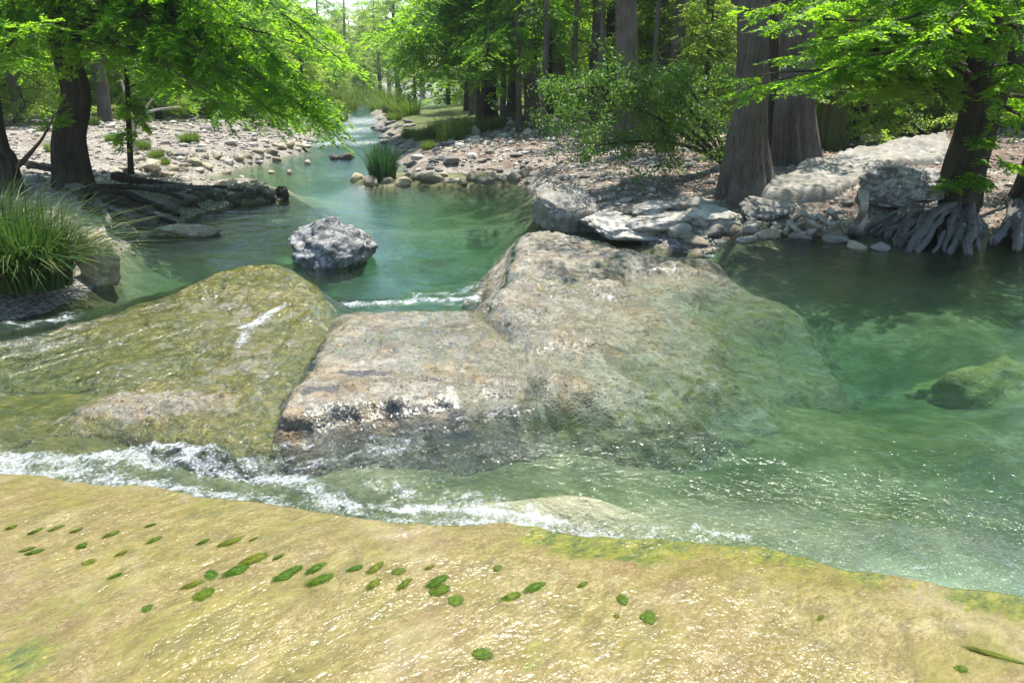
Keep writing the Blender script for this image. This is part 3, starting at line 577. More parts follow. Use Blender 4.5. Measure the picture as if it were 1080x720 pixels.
stones([(352, 168, 13, 9), (364, 168, 16, 10), (370, 166, 9, 7)], 'river_stone', 'small dark stone standing in the river left of the reed tuft', 'stones left of the reed tuft', 'riv', STONE_DARK)
shore = [(625, 238, 30, 16), (650, 248, 42, 22), (668, 240, 24, 16), (690, 250, 34, 20), (700, 238, 26, 16), (718, 252, 30, 22), (737, 232, 24, 20), (752, 250, 26, 16), (745, 240, 22, 18), (770, 250, 28, 20), (775, 236, 20, 14), (795, 245, 24, 18), (812, 252, 28, 14), (790, 256, 20, 10), (640, 232, 22, 10), (668, 226, 24, 10), (735, 222, 26, 16), (720, 216, 20, 10), (812, 236, 16, 12), (690, 220, 22, 9), (845, 252, 26, 12), (868, 250, 22, 14), (885, 256, 26, 10), (905, 248, 18, 14), (612, 222, 20, 10), (632, 214, 18, 9), (660, 214, 15, 7), (585, 196, 20, 12), (594, 190, 14, 9), (756, 226, 18, 10), (806, 226, 24, 14), (830, 222, 18, 10), (822, 244, 18, 10), (905, 262, 22, 9), (930, 264, 18, 9), (850, 246, 40, 16), (735, 258, 40, 14)]
stones(shore, 'bank_stone', 'weathered stone piled along the edge of the right bank', 'stones along the right bank edge', 'shore', STONE, mat2=STONE_WARM)
left = [(150+i*11+ru(-4, 4), 186-i*2.3+ru(-2, 6), ru(9, 20), ru(5, 10)) for i in range(16)]+[(ru(120, 330), ru(160, 184), ru(6, 12), ru(4, 7)) for _ in range(34)]
stones(left, 'bank_stone', 'pale cobble on the gravel bar of the left bank', 'cobbles on the left gravel bar', 'left', STONE_WARM)
place_rock('boulder', 'small orange-brown block beside the thin sapling on the left bank', 158, 183, 20, 15, .8, STONE_WARM, 21, sink=.1, boxy=.6)
spit = [(205, 212, 26, 14), (225, 212, 24, 16), (243, 214, 24, 16), (262, 212, 22, 15), (280, 211, 20, 12), (297, 208, 16, 16), (215, 203, 18, 8), (250, 205, 20, 9), (190, 218, 26, 14), (175, 224, 24, 14), (272, 206, 14, 8), (150, 238, 26, 16), (128, 250, 28, 18)]
stones(spit, 'spit_stone', 'dark wet stone on the low spit jutting from the left bank', 'dark stones of the left spit', 'spit', STONE_DARK)
upr = [(ru(396, 432), ru(126, 152), ru(7, 15), ru(4, 7)) for _ in range(22)]+[(ru(405, 470), ru(150, 182), ru(7, 13), ru(4, 8)) for _ in range(26)]
stones(upr, 'river_stone', 'small grey stone in the riffle beyond the reed tuft', 'stones of the far riffle', 'riff', STONE_GREY)
dry = lambda L_: [q for q in L_ if terrain(np.array([hit(q[0], q[1])[0]]), np.array([hit(q[0], q[1])[1]]), True)[1][0] > .06]
cob = [(ru(440, 760), ru(150, 238), ru(6, 15), ru(3, 7)) for _ in range(70)]
stones(dry(cob), 'bank_stone', 'half buried cobble among the leaf litter of the right bank', 'cobbles in the right bank litter', 'cob', STONE, mat2=STONE_WARM)

# loose gravel and fallen leaves (uncountable)
def scatter_pts(n, polyn, x0, x1, y0, y1, dmin=.0, ymax=60):
    out = np.zeros((0, 3))
    while len(out) < n:
        x = rng.uniform(x0, x1, n*2); y = y0*(y1/y0)**rng.random(n*2); z = terrain(x, y); d = sdf(x, y, polyn)
        ok = d > dmin-.05*rng.random(n*2); out = np.vstack([out, np.stack([x, y, z], -1)[ok]])
    return out[:n]
def gravel(n, polyn, box, name):
    P = scatter_pts(n, polyn, *box); D, T = ico(1); bb = Buf()
    for p in P:
        s = np.exp(rng.normal(-3.75, .55))*np.clip(p[1]/11, .8, 2.2); k = rng.normal(size=3); V = D*(1+.35*vnoise(D*1.7+k*9)[:, None])*s*np.array([1, rng.uniform(.6, 1), rng.uniform(.4, .7)])
        a = rng.uniform(0, 6.28); V = V@np.array([[math.cos(a), math.sin(a), 0], [-math.sin(a), math.cos(a), 0], [0, 0, 1]])+p+[0, 0, s*.2]
        bb.add(V, None, T, np.full(len(V), rng.random()))
    tag(obj(name, bb.make(name, False), GRAVEL), kind='stuff')
gravel(6500, RIGHT, (-2, 11, 8.6, 30), 'gravel'); gravel(5000, LEFT, (-17, -1.5, 9, 40), 'gravel')
def litter_leaves(n, polyn, box, dmin):
    P = scatter_pts(n, polyn, *box, dmin=dmin); a = rng.uniform(0, 6.28, n); L = rng.uniform(.03, .09, n)*np.clip(P[:, 1]/11, .9, 2); W = L*rng.uniform(.2, .5, n)
    d = np.stack([np.cos(a), np.sin(a), rng.normal(0, .25, n)], -1); s = np.stack([-np.sin(a), np.cos(a), rng.normal(0, .3, n)], -1); P = P+[0, 0, .012]
    V = np.stack([P-d*L[:, None]/2, P+s*W[:, None]/2, P+d*L[:, None]/2, P-s*W[:, None]/2], 1).reshape(-1, 3)
    tag(obj('fallen_leaves', mesh('fallen_leaves', V, np.arange(4*n).reshape(n, 4), None, False, {'tint': np.repeat(rng.random(n), 4)}), LITTER), kind='stuff')
litter_leaves(16000, RIGHT, (-2, 11, 9, 32), .5)
litter_leaves(5000, LEFT, (-17, -1.5, 10, 36), .4)

# algae tufts on the spillway
def slab_z(x, y):
    x, y = np.array([[x]]), np.array([[y]]); return float((.008*n2(x, y, 1.3, 4)+.004*n2(x, y, 6, 3)-.05*sstep(.35, 0, edge_y(x)-y))[0, 0])
def tuft(seed, aspect):
    r = np.random.default_rng(seed); bb = Buf(); D, T = ico(3)
    for k in range(7):
        c0 = np.array([r.normal(0, .42), r.normal(0, .42), 0]) if k else np.zeros(3); sz = r.uniform(.28, .55) if k else .7
        bb.add((D*(1+.45*fbm(D*2.6+seed+k*3, 4))[:, None])*sz*np.array([1, 1, .5])+c0, None, T)
    for _ in range(320):
        a, q = r.uniform(0, 6.28), r.random()**.5*1.05; p = np.array([q*math.cos(a), q*math.sin(a), .12]); d = np.array([math.cos(a)*.25-.32+r.normal(0, .14), math.sin(a)*.25-.1+r.normal(0, .14), r.uniform(-.1, .1)]); s = np.array([-d[1], d[0], 0])*.07
        bb.add(np.array([p-s, p+s, p+d*1.0+s*.8+[0, 0, .03], p+d*1.7]), np.array([[0, 1, 2, 3]]))
    m = bb.make('algae_tuft'); m.materials.append(ALGAE); return m
TM = [tuft(300+k, 1) for k in range(6)]
for j, (u, v, w, h) in enumerate(tufts):
    p = gp(u, v, 0); p[2] = slab_z(p[0], p[1])+.002; sc = np.linalg.norm(p-np.array([0, 0, H]))/F; o = obj('algae_tuft', TM[j % 6], None, loc=p)
    ang = R(45)+ru(-.25, .25); L_ = max(w, h*1.3)*sc*.45
    o.scale = (L_*ru(.9, 1.1), L_*(.45 if w > 1.6*h else .75), .007); o.rotation_euler = (0, 0, ang if w > h*1.5 else ru(0, 6))
    if w > 3*h: o.scale.y *= .35; o.rotation_euler.z = R(-28)
    tag(o, 'small dark green algae tuft clinging to the wet tan spillway', 'algae', 'algae tufts on the spillway')

# ------------------------------------------------------------------ plants
def kites(P, D, S, L, W):                    # leaf-shaped quads
    L, W = np.asarray(L)[:, None], np.asarray(W)[:, None]
    return np.stack([P, P+D*L*.45+S*W*.5, P+D*L, P+D*L*.45-S*W*.5], 1).reshape(-1, 3)
def unit(a): return a/(np.linalg.norm(a, axis=-1, keepdims=True)+1e-9)
def sprays(P, D, N, L, K, r, lw=.17, ll=.42):   # feathery flat cypress sprays: P base, D axis, N face normal, L length
    n = len(P); S = unit(np.cross(N, D)); out = []; tint = []
    t = (np.arange(K)+.4)/K
    for k in range(K):
        pr = math.sin(math.pi*min(1, t[k]*.85+.15))**.6
        for sg in (-1, 1):
            j = r.normal(0, .12, (n, 3)); d = unit(D*.62+S*sg*.8+j); base = P+D*(L*t[k])[:, None]
            s = unit(np.cross(N+r.normal(0, .35, (n, 3)), d)); out.append(kites(base, d, s, L*ll*pr, L*lw*(.8+.4*r.random(n)))); tint.append(None)
    V = np.stack([o.reshape(n, 4, 3) for o in out], 1).reshape(-1, 3)
    return V, n*2*K
def limb_foliage(line, r, sc=1.0, t0=.25, blen=.9, K=5, slen=.26, dens=1.0, droop=.25, flat=.25):
    """branchlets both sides of a limb, sprays both sides of each branchlet; returns leaf verts and per-spray tints"""
    n = len(line); seg = np.linalg.norm(np.diff(line, axis=0), axis=1); tot = seg.sum(); cnt = max(4, int(tot*(1-t0)/(.17*sc)*dens))
    cum = np.concatenate([[0], np.cumsum(seg)])/tot
    Pb, Db, Nb, Lb = [], [], [], []
    for sd in (-1, 1):
        t = np.sort(t0+(1-t0)*r.random(cnt)); p = np.stack([np.interp(t, cum, line[:, k]) for k in range(3)], -1)
        q = np.stack([np.interp(np.clip(t+.03, 0, 1), cum, line[:, k]) for k in range(3)], -1)-np.stack([np.interp(np.clip(t-.03, 0, 1), cum, line[:, k]) for k in range(3)], -1)
        T = unit(q); side = unit(np.cross(T, np.array([0, 0, 1.])))*sd
        d = unit(T*r.uniform(.35, .9, cnt)[:, None]+side*.9+np.array([0, 0, 1.])*r.normal(-droop, .22, cnt)[:, None])
        Pb.append(p); Db.append(d); Lb.append(blen*sc**.3*(1.05-.65*t)*r.uniform(.55, 1.15, cnt)); Nb.append(unit(np.array([0, 0, 1.])+r.normal(0, flat, (cnt, 3))))
    Pb.append(line[-1:]); Db.append(unit((line[-1]-line[-3])[None])); Nb.append(np.array([[0, 0, 1.]])); Lb.append(np.array([blen*.4]))
    Pb, Db, Nb, Lb = map(np.concatenate, (Pb, Db, Nb, Lb))
    sp = slen*sc; P, D, N, L, Tn = [], [], [], [], []
    for p, d, nn, l in zip(Pb, Db, Nb, Lb):
        m = max(2, int(l/(sp*.42))); t = (np.arange(m)+.5)/m; S = np.cross(nn, d); base_t = r.normal(.5, .22)
        for sg in (-1, 1):
            pp = p+d*(t*l)[:, None]+np.array([0, 0, -1.])*(droop*.5*l*t**2)[:, None]
            P.append(pp); D.append(unit(d*.75+S*sg*.7+r.normal(0, .18, (m, 3))+[0, 0, -.12])); N.append(unit(nn+r.normal(0, flat, (m, 3)))); L.append(sp*(1-.45*t)*r.uniform(.7, 1.2, m)); Tn.append(np.clip(base_t+r.normal(0, .13, m), 0, 1))
        P.append((p+d*l)[None]+[0, 0, -droop*.5*l]); D.append(unit(d[None])); N.append(nn[None]); L.append(np.array([sp*.7])); Tn.append(np.array([np.clip(base_t+.15, 0, 1)]))
    P, D, N, L, Tn = map(np.concatenate, (P, D, N, L, Tn))
    V, _ = sprays(P, D, N, L, K, r)
    return V, np.repeat(Tn, K*2*4)
class Leaves:
    def __init__(s): s.v, s.t = [], []
    def add(s, V, t): s.v.append(V); s.t.append(t)
    def make(s, name, org=(0, 0, 0)):
        V = np.vstack(s.v)-np.asarray(org); n = len(V)//4
        return mesh(name, V, np.arange(4*n).reshape(n, 4), None, False, {'tint': np.concatenate(s.t)})
def trunk_mesh(line, r0, r1, flare=.9, fh=.45, seed=0, seg=28, lobes=7, n=60, org=None):
    P = smooth_line(line, n); hgt = P[:, 2]-P[0, 2]; tt = np.linspace(0, 1, n); rad = (r0+(r1-r0)*tt)*(1-.85*sstep(.72, 1.0, tt)*(hgt.max() > 3.5))
    V, q, t = tube(P, rad, seg); th = np.arange(seg)*2*math.pi/seg; r = np.random.default_rng(seed); ph = r.uniform(0, 6.28, 4)
    M = V[:n*seg].reshape(n, seg, 3); d = M-P[:, None]
    lob = .5+.5*np.cos(lobes*th+ph[0]+.8*np.sin(2*th+ph[1])); fl = flare*np.exp(-np.clip(hgt, 0, None)/fh)[:, None]*(.45+.75*lob)[None]
    flu = .11*np.cos(11*th+ph[2])[None]*(.4+np.exp(-hgt/1.5))[:, None]
    nz = fbm(np.stack([np.cos(th)[None]*3+0*hgt[:, None], np.sin(th)[None]*3+0*hgt[:, None], hgt[:, None]*1.1+0*th[None]], -1)+seed, 4)*.10
    nf = fbm(np.stack([np.cos(th)[None]*9+0*hgt[:, None], np.sin(th)[None]*9+0*hgt[:, None], hgt[:, None]*1.2+0*th[None]], -1)+seed, 3)*.05
    M = P[:, None]+d*(1+fl+flu+nz+nf)[..., None]; V[:n*seg] = M.reshape(-1, 3)
    if org is not None: V = V-np.asarray(org)
    return V, q, t
def sagline(a, b, sag, n=14, r=None, wob=.05):
    t = np.linspace(0, 1, n)[:, None]; L = np.linalg.norm(b-a); P = a+(b-a)*t; P[:, 2] += sag*L*(4*t*(1-t))[:, 0]
    if r is not None: P += np.cumsum(r.normal(0, wob*L/n, (n, 3)), 0)*np.sin(t*math.pi/2)
    return P

def hero_tree(name, label, base, top, r0, r1, limbs, leafmat, barkmat, seed, sink=.15, flare=.9, extra=(), leaf=dict(), limb_r=.03, group=None, bend=None, fh=.45, cat='tree', rough_limb=.1):
    r = np.random.default_rng(seed); org = np.asarray(base, float)
    root = empty(name, org); tag(root, label, cat, group)
    line = np.array([org-[0, 0, sink]]+([np.asarray(p) for p in bend] if bend is not None else [])+[top])
    V, q, t = trunk_mesh(line, r0, r1, flare, fh, seed, org=org, seg=40, n=90); obj('trunk', mesh('trunk', V, q, t), barkmat, root)
    for ln, ra, rb in extra:
        V, q, t = tube(smooth_line(ln, 40)-org, np.linspace(ra, rb, 40), 14, .12, seed); obj('trunk', mesh('trunk', V, q, t), barkmat, root)
    lv = Leaves()
    for (a, b, sag, opt) in limbs:
        ln = sagline(np.asarray(a), np.asarray(b), sag, 16, r, .06); L = np.linalg.norm(ln[-1]-ln[0])
        V, q, t = tube(ln-org, np.linspace(opt.get('r', limb_r), .006, 16), 7, rough_limb, seed)
        obj('limb', mesh('limb', V, q, t), barkmat if opt.get('r', limb_r) > .05 else TWIG, root)
        o2 = dict(leaf); o2.update({k: v for k, v in opt.items() if k != 'r'}); lv.add(*limb_foliage(ln, r, **o2))
    if lv.v: obj('crown', lv.make('crown', org), leafmat, root)
    return root

def on_trunk(base, top, z):
    f = (z-base[2])/(top[2]-base[2]); return base+(top-base)*f
# -- left tree: dark trunk, long boughs sweeping right over the water
r = np.random.default_rng(31)
bL = hit(78, 198); tL = at(52, -420, bL[1]+.3); yL = bL[1]
limbs = []
for k in range(58):
    u = r.uniform(110, 374) if k < 38 else r.uniform(-70, 130)
    env = np.interp(u, [-80, 60, 130, 200, 260, 330, 372], [70, 60, 60, 105, 118, 138, 122])
    v = env-abs(r.normal(0, 42)) if k % 4 else env-r.uniform(0, 12); yy = yL+r.uniform(-2.0, 2.6)*(.4+.6*min(1, abs(u-70)/200))
    z0 = r.uniform(2.3, 5.0); a = on_trunk(bL, tL, z0); limbs.append((a, at(min(u, 330+max(v, -60)*.6), max(v, -60), yy), r.uniform(.03, .10), {}))
for k in range(14):
    a = on_trunk(bL, tL, r.uniform(4, tL[2]-.1)); th = r.uniform(1.5, 5.0); L = r.uniform(1.5, 3.6); limbs.append((a, a+np.array([math.cos(th)*L, math.sin(th)*L, r.uniform(-.6, .5)]), .08, dict(sc=1.9, K=3)))
hero_tree('cypress_tree', 'dark-trunked tree on the left bank sweeping leafy boughs over the water', bL, tL, .235, .16, limbs, LEAF, BARK_DARK, 31, leaf=dict(sc=1.0, blen=.95, dens=.85), flare=.75, bend=[at(74, 150, yL), at(80, 100, yL+.05), at(68, 50, yL+.05), at(64, 0, yL+.1)])
# -- thin sapling beside it, and pale dead snag
bS = hit(137, 184); tS = at(128, -60, bS[1]); limbs = []
for k in range(8):
    a = on_trunk(bS, tS, r.uniform(1.6, 3.4)); th = r.uniform(0, 6.28); limbs.append((a, a+np.array([math.cos(th)*.9, math.sin(th)*.9, r.uniform(-.2, .3)]), .06, {}))
for k in range(6):
    a = on_trunk(bS, tS, r.uniform(.9, 2.0)); th = r.uniform(0, 6.28); limbs.append((a, a+np.array([math.cos(th)*.22, math.sin(th)*.22, -.25]), .1, dict(t0=0., blen=.25)))
hero_tree('sapling', 'thin dark sapling with leafy stem between the left trunk and the river', bS, tS, .05, .03, limbs, LEAF, BARK_DARK, 32, leaf=dict(sc=1.0, blen=.55), flare=.3, limb_r=.014)
bD = hit(140, 160)
root = tag(empty('dead_snag', bD), 'short pale dead snag with forked grey branch behind the thin sapling', 'dead tree')
for pts, ra, rb in (([(140, 166), (139, 150), (140, 135), (142, 128)], .10, .07), ([(141, 134), (150, 122), (165, 116), (188, 113)], .045, .02), ([(141, 132), (135, 110), (128, 85)], .05, .02), ([(146, 127), (158, 108), (170, 92)], .03, .012)):
    ln = smooth_line([at(u, v, bD[1]) for u, v in pts], 24)-bD; V, q, t = tube(ln, np.linspace(ra, rb, 24), 12, .15, 5); obj('trunk' if ra > .08 else 'branch', mesh('snag', V, q, t), DRIFT, root)
# -- leaning stem at the left frame edge
bE = hit(12, 205)
hero_tree('leaning_tree', 'leaning dark stem with forked branch at the far left behind the sedge', bE, at(-60, -200, bE[1]+.2), .17, .1,
          [(at(14, 178, bE[1]), at(58, 118, bE[1]-.2), -.08, dict(r=.05, t0=.8, blen=.4)), (at(-10, 80, bE[1]), at(40, 20, bE[1]-.5), .08, {}), (at(-20, 60, bE[1]), at(30, 60, bE[1]-.6), .08, {}), (at(-20, 40, bE[1]), at(-60, 30, bE[1]-.6), .08, {})], LEAF, BARK_DARK, 33, bend=[at(6, 170, bE[1]), at(-6, 130, bE[1])], flare=.4)
# -- right leaning tree with two stems
bR = hit(1008, 222); yR = bR[1]; tR = at(1110, -330, yR+.2); limbs = []
rT = lambda z: on_trunk(at(1008, 222, yR), at(1062, -40, yR), z)
for (u, v, dy, z0, sg) in [(785, 88, -.6, 1.55, .06), (800, 98, -.9, 1.5, .10), (850, 80, -1.4, 1.6, .10), (830, 60, .4, 1.9, .08), (900, 62, -1.0, 1.75, .1), (870, 40, -.4, 2.1, .06), (820, 30, .6, 2.3, .05), (920, 30, -1.5, 2.4, .08), (960, 55, -1.6, 2.0, .1), (780, 10, -.4, 2.7, .06), (860, 5, -1.0, 2.8, .06), (940, 0, .8, 2.7, .06), (1000, 20, -1.8, 2.6, .1), (1080, 40, -1.5, 2.3, .1), (1100, 80, -1.3, 1.9, .1), (1090, 130, -1.0, 1.6, .05), (1070, 15, -1.6, 2.6, .1), (840, -30, 0., 3.2, .06), (910, -40, -1.0, 3.3, .06), (990, -40, -1.4, 3.3, .06), (1060, -40, -1.3, 3.3, .06), (890, 95, .5, 1.5, .08), (1130, -20, -1, 3., .05), (1120, 110, .6, 1.6, .05)]:
    limbs.append((rT(z0), at(u, v, yR+dy), sg, dict(r=.05 if k % 3 else .035)))
for k in range(3):
    a = on_trunk(bR, tR, r.uniform(4.4, tR[2]-.1)); th = r.uniform(0, 6.28); L = r.uniform(1.2, 2.8); limbs.append((a, a+np.array([math.cos(th)*L, math.sin(th)*L, r.uniform(-.4, .5)]), .08, dict(sc=1.9, K=3)))
for (u, v) in [(1014, 190), (1030, 190), (1035, 150), (1075, 175), (1000, 196)]:
    a = at(1020, v-10, yR-.15); limbs.append((a, at(u+12*r.normal(), v, yR-.5), .05, dict(t0=.2, blen=.22, r=.008)))
hero_tree('cypress_tree', 'leaning dark tree with two stems and grey roots on the right bank', bR, tR, .20, .13, limbs, LEAF, BARK_DARK, 34, leaf=dict(sc=.85, blen=.75, dens=.95), flare=.55, bend=[at(1012, 180, yR), at(1026, 130, yR), at(1034, 70, yR), at(1048, 10, yR)],
          extra=[([at(1024, 215, yR+.1), at(1036, 150, yR+.1), at(1058, 90, yR+.1), at(1090, 10, yR), at(1130, -120, yR)], .15, .09)])
RT = bpy.data.objects[[o.name for o in bpy.data.objects if o.name.startswith('cypress_tree')][-1]]
# exposed roots spilling to the water
def root_part(pts, ra, rb, parent, seed, mat=ROOTWOOD):
    ln = smooth_line(pts, 26)-np.array(parent.location); V, q, t = tube(ln, np.linspace(ra, rb, 26), 14, .5, seed); obj('root', mesh('root', V, q, t), mat, parent)
rr_ = np.random.default_rng(90)
for j in range(32):
    f = j/31; lo = f < .68; u1 = (912+f*85 if lo else 975+(f-.68)*185)+rr_.normal(0, 4); v1 = (243+24*f/.68 if lo else 267)+rr_.normal(0, 2); u0 = 985+f*38+rr_.normal(0, 4); v0 = 217+rr_.uniform(-3, 4)
    y1 = gp(u1, v1, L1-.02)[1]; n = 6; P = []
    for i in range(n):
        t = i/(n-1); P.append(at(u0+(u1-u0)*(t**.72 if lo else t)+rr_.normal(0, 3.5)*(0 < i < n-1), v0+(v1-v0)*t**(1.25 if lo else 1.0)+rr_.normal(0, 1.6)*(0 < i < n-1), yR+(y1-yR)*t**.75+rr_.normal(0, .03)-.04))
    root_part(P[:n-(j % 3 == 1)], rr_.uniform(.035, .075), rr_.uniform(.012, .045), RT, 50+j)
# -- right edge trunk
bX = hit(1082, 212); hero_tree('cypress_tree', 'dark leaning trunk cut by the right edge with pale column-like roots', bX, at(1180, -200, bX[1]), .20, .12, [(at(1110, 60, bX[1]), at(1060, 95, bX[1]-.8), .08, {}), (at(1120, 60, bX[1]), at(1140, 95, bX[1]-.8), .08, {})], LEAF, BARK_DARK, 35, leaf=dict(blen=.5), flare=.5, bend=[at(1100, 150, bX[1])])
XT = [o for o in bpy.data.objects if o.name.startswith('cypress_tree')][-1]
for j, pts in enumerate([[(1068, 214), (1064, 230), (1058, 242), (1046, 256)], [(1076, 214), (1074, 232), (1074, 248), (1072, 262)], [(1084, 214), (1086, 234), (1088, 250), (1090, 262)], [(1092, 212), (1100, 230), (1106, 250), (1110, 262)]]):
    y1 = gp(*pts[-1], L1+.02)[1]; P = [at(u, v, bX[1]+(y1-bX[1])*(i/3)**.8-.08) for i, (u, v) in enumerate(pts)]; root_part(P, .075, .055, XT, 80+j)
# -- big cypress trunks right of centre
def upper_limbs(base, top, n, z0, z1, l0, l1, rr, **kw):
    out = []
    for k in range(n):
        a = on_trunk(np.asarray(base), np.asarray(top), rr.uniform(z0, z1)); th = rr.uniform(0, 6.28); L = rr.uniform(l0, l1)
        out.append((a, a+np.array([math.cos(th)*L, math.sin(th)*L, rr.uniform(-.7, .4)]), .08, dict(kw)))
    return out
b1 = hit(787, 212); t1 = at(808, -520, b1[1]); hero_tree('cypress_tree', 'thick grey cypress trunk with flared base nearest the shrub', b1, t1, .30, .2, upper_limbs(b1, t1, 5, 6.0, t1[2]-.1, 1.5, 3.2, r, sc=1.9, K=3), LEAF, BARK, 36, flare=1.25, fh=.55, bend=[at(788, 150, b1[1]), at(794, 60, b1[1])])
b2 = hit(842, 172); t2 = at(846, -520, b2[1]); hero_tree('cypress_tree', 'thick grey cypress trunk standing just behind the flat rock slab', b2, t2, .34, .24, upper_limbs(b2, t2, 5, 6.5, t2[2]-.1, 1.5, 3.5, r, sc=1.9, K=3), LEAF, BARK, 37, flare=.5, fh=.6, bend=[at(838, 110, b2[1]), at(842, 40, b2[1])])
b3 = hit(820, 170); t3 = at(812, -420, b3[1]+.5); hero_tree('cypress_tree', 'slim dark trunk squeezed between two thick cypress trunks', b3+[0, .6, 0], t3, .22, .17, upper_limbs(b3, t3, 5, 5.5, t3[2]-.1, 1.5, 3, r, sc=1.9, K=3), LEAF, BARK_DARK, 38, flare=.3)
b4 = hit(872, 158); hero_tree('tree_stump', 'mossy leafy stump beside the second thick cypress trunk', b4, at(880, 92, b4[1]), .34, .25, [(at(876, 110, b4[1]), at(850, 95, b4[1]-.3), .1, dict(t0=.1, blen=.4)), (at(876, 105, b4[1]), at(905, 95, b4[1]-.2), .1, dict(t0=.1, blen=.4)), (at(878, 100, b4[1]), at(890, 70, b4[1]), .1, dict(t0=.1, blen=.4))], LEAF_PALE, BARK_MOSS, 39, flare=.3, cat='stump')
b5 = hit(666, 152); t5 = at(658, -330, b5[1]); hero_tree('cypress_tree', 'stout brown trunk with mossy foot standing behind the leafy shrub', b5, t5, .32, .22, upper_limbs(b5, t5, 9, 6.0, t5[2]-.1, 2, 4, r, sc=2.2, K=3), LEAF, BARK, 40, flare=.7, fh=.7, bend=[at(664, 110, b5[1]), at(661, 40, b5[1])])
# -- cypress with low layered boughs left of centre
b6 = hit(516, 118); b6 = np.array([b6[0], min(b6[1], 30), 0]); b6[0] = (516-540)/F*b6[1]*1.0; b6[2] = gz(b6[0], b6[1]); y6 = b6[1]; t6 = at(516, -260, y6); limbs = []
for k in range(40):
    u = r.uniform(398, 610); env = np.interp(u, [398, 420, 460, 520, 600], [40, 88, 108, 100, 85]); v = env-abs(r.normal(0, 42)); yy = y6-r.uniform(1.0, 9.0)
    a = on_trunk(b6, t6, r.uniform(3.0, 7.0)); limbs.append((a, at(u if v > 0 else max(u, 480), max(v, -80), yy), r.uniform(.02, .07), {}))
limbs += upper_limbs(b6, t6, 16, 4, t6[2]-.1, .9, 2.4, r, sc=2.6, K=3)
hero_tree('cypress_tree', 'cypress with low layered green boughs right of the far river', b6, t6, .26, .18, limbs, LEAF, BARK_DARK, 41, leaf=dict(sc=1.7, blen=1.3, K=4, dens=.8), flare=.8, fh=.8)

# -- background trees: three prototypes, copied
def bg_tree(seed, h, nl, low, spread, leafmat, barkmat, sc, dens, bare=0):
    rr = np.random.default_rng(seed); bb = Buf(); lv = Leaves(); top = np.array([rr.normal(0, .4), rr.normal(0, .4), h])
    V, q, t = trunk_mesh(np.array([[0, 0, -.4], [rr.normal(0, .1), rr.normal(0, .1), h*.4], top]), .24, .06, .5, .5, seed, seg=16, n=30); bb.add(V, q, t)
    for k in range(nl):
        f = (k+rr.random())/nl; z = low+(h-low)*f; a = top*(z/h); th = k*2.4+rr.normal(0, .5); L = spread*(1-.65*f)*rr.uniform(.6, 1.15)
        ln = sagline(a, a+np.array([math.cos(th)*L, math.sin(th)*L, rr.uniform(-.28, .12)*L]), .07, 10, rr, .08); V, q, t = tube(ln, np.linspace(.04, .01, 10), 5); bb.add(V, q, t)
        lv.add(*limb_foliage(ln, rr, sc=sc, t0=.2, blen=1.25, K=3, slen=.26, dens=dens, droop=.3, flat=.4))
    return bb.make('trunk'), barkmat, lv.make('crown'), leafmat
BG = [bg_tree(61, 11, 26, 2.4, 3.6, LEAF_BG, BARK_DARK, 2.1, 1.0), bg_tree(62, 8, 34, 1.6, 3.4, LEAF_PALE, BARK, 2.1, 1.0), bg_tree(63, 12, 13, 4.5, 3.0, LEAF_BG, BARK, 2.2, 1.0), bg_tree(64, 6, 40, .5, 3.0, LEAF_PALE, BARK_DARK, 2.1, 1.1)]
def place_bg(kind, x, y, s, label, group, name='woodland_tree', crown=True):
    tm, bk, cm, lm = BG[kind]; root = empty(name, (x, y, gz(x, y)), ru(0, 6.28)); root.scale = (s*ru(.9, 1.1), s*ru(.9, 1.1), s); tag(root, label, 'tree', group)
    obj('trunk', tm, bk, root)
    if crown: obj('crown', cm, lm, root)
    return root
def xu(u, y): return (u-540)/F*(y*CP+.4)
RW = 'grey-trunked woodland tree in the grove behind the right bank'; RS = 'slender dark trunk in the grove behind the leafy shrub'
for (u, y, s) in [(548, 24, .8), (572, 22, .8), (586, 27, .9), (604, 25, .8), (634, 23, .8), (648, 27, .9), (690, 22, .7), (712, 25, .8), (896, 19, .7), (918, 22, .8), (946, 21, .7), (976, 25, .8), (530, 27, .9), (505, 29, .9)]:
    o = place_bg(2, xu(u, y), y, s, RS, 'slender trunks of the grove', crown=False); o.scale = (s*.55, s*.55, s)
RP = 'low bright leafy tree filling the gaps of the right grove'
for (u, y, k, s) in [(563, 26, 2, 1.1), (580, 31, 0, 1.0), (594, 33, 2, .9), (622, 27, 2, .95), (642, 30, 0, 1.), (540, 33, 0, 1.), (498, 36, 2, .7), (492, 40, 0, .7), (705, 24, 2, .9), (740, 28, 0, 1.), (770, 25, 2, .8), (905, 20, 2, .8), (935, 24, 0, .9), (968, 27, 2, .9), (1010, 22, 0, .9), (1060, 20, 2, .9), (1120, 18, 0, .9), (1170, 15, 2, .9), (860, 30, 0, 1), (472, 50, 0, .7), (520, 48, 2, 1.2), (600, 46, 0, 1.2), (690, 44, 2, 1.2), (800, 40, 0, 1.2), (900, 38, 2, 1.2), (1000, 36, 0, 1.2), (1100, 32, 2, 1.2), (436, 62, 0, .65)]:
    place_bg(k, xu(u, y), y, s, RW, 'grove trees behind the right bank')
for (u, y, k, s) in [(640, 38, 1, 1.1), (720, 33, 1, 1.), (760, 36, 3, 1.2), (560, 42, 3, 1.2), (690, 30, 3, .8), (880, 27, 3, .9), (930, 32, 1, 1.), (990, 30, 3, .9), (1050, 28, 1, .9), (840, 35, 1, 1.1), (1110, 24, 3, .9), (500, 55, 1, 1.3), (590, 54, 3, 1.4), (680, 52, 1, 1.4), (780, 50, 3, 1.4), (880, 46, 1, 1.3), (980, 44, 3, 1.3), (1090, 40, 1, 1.3), (1160, 30, 3, 1.)]:
    place_bg(k, xu(u, y), y, s, RP, 'low bright trees of the right grove')
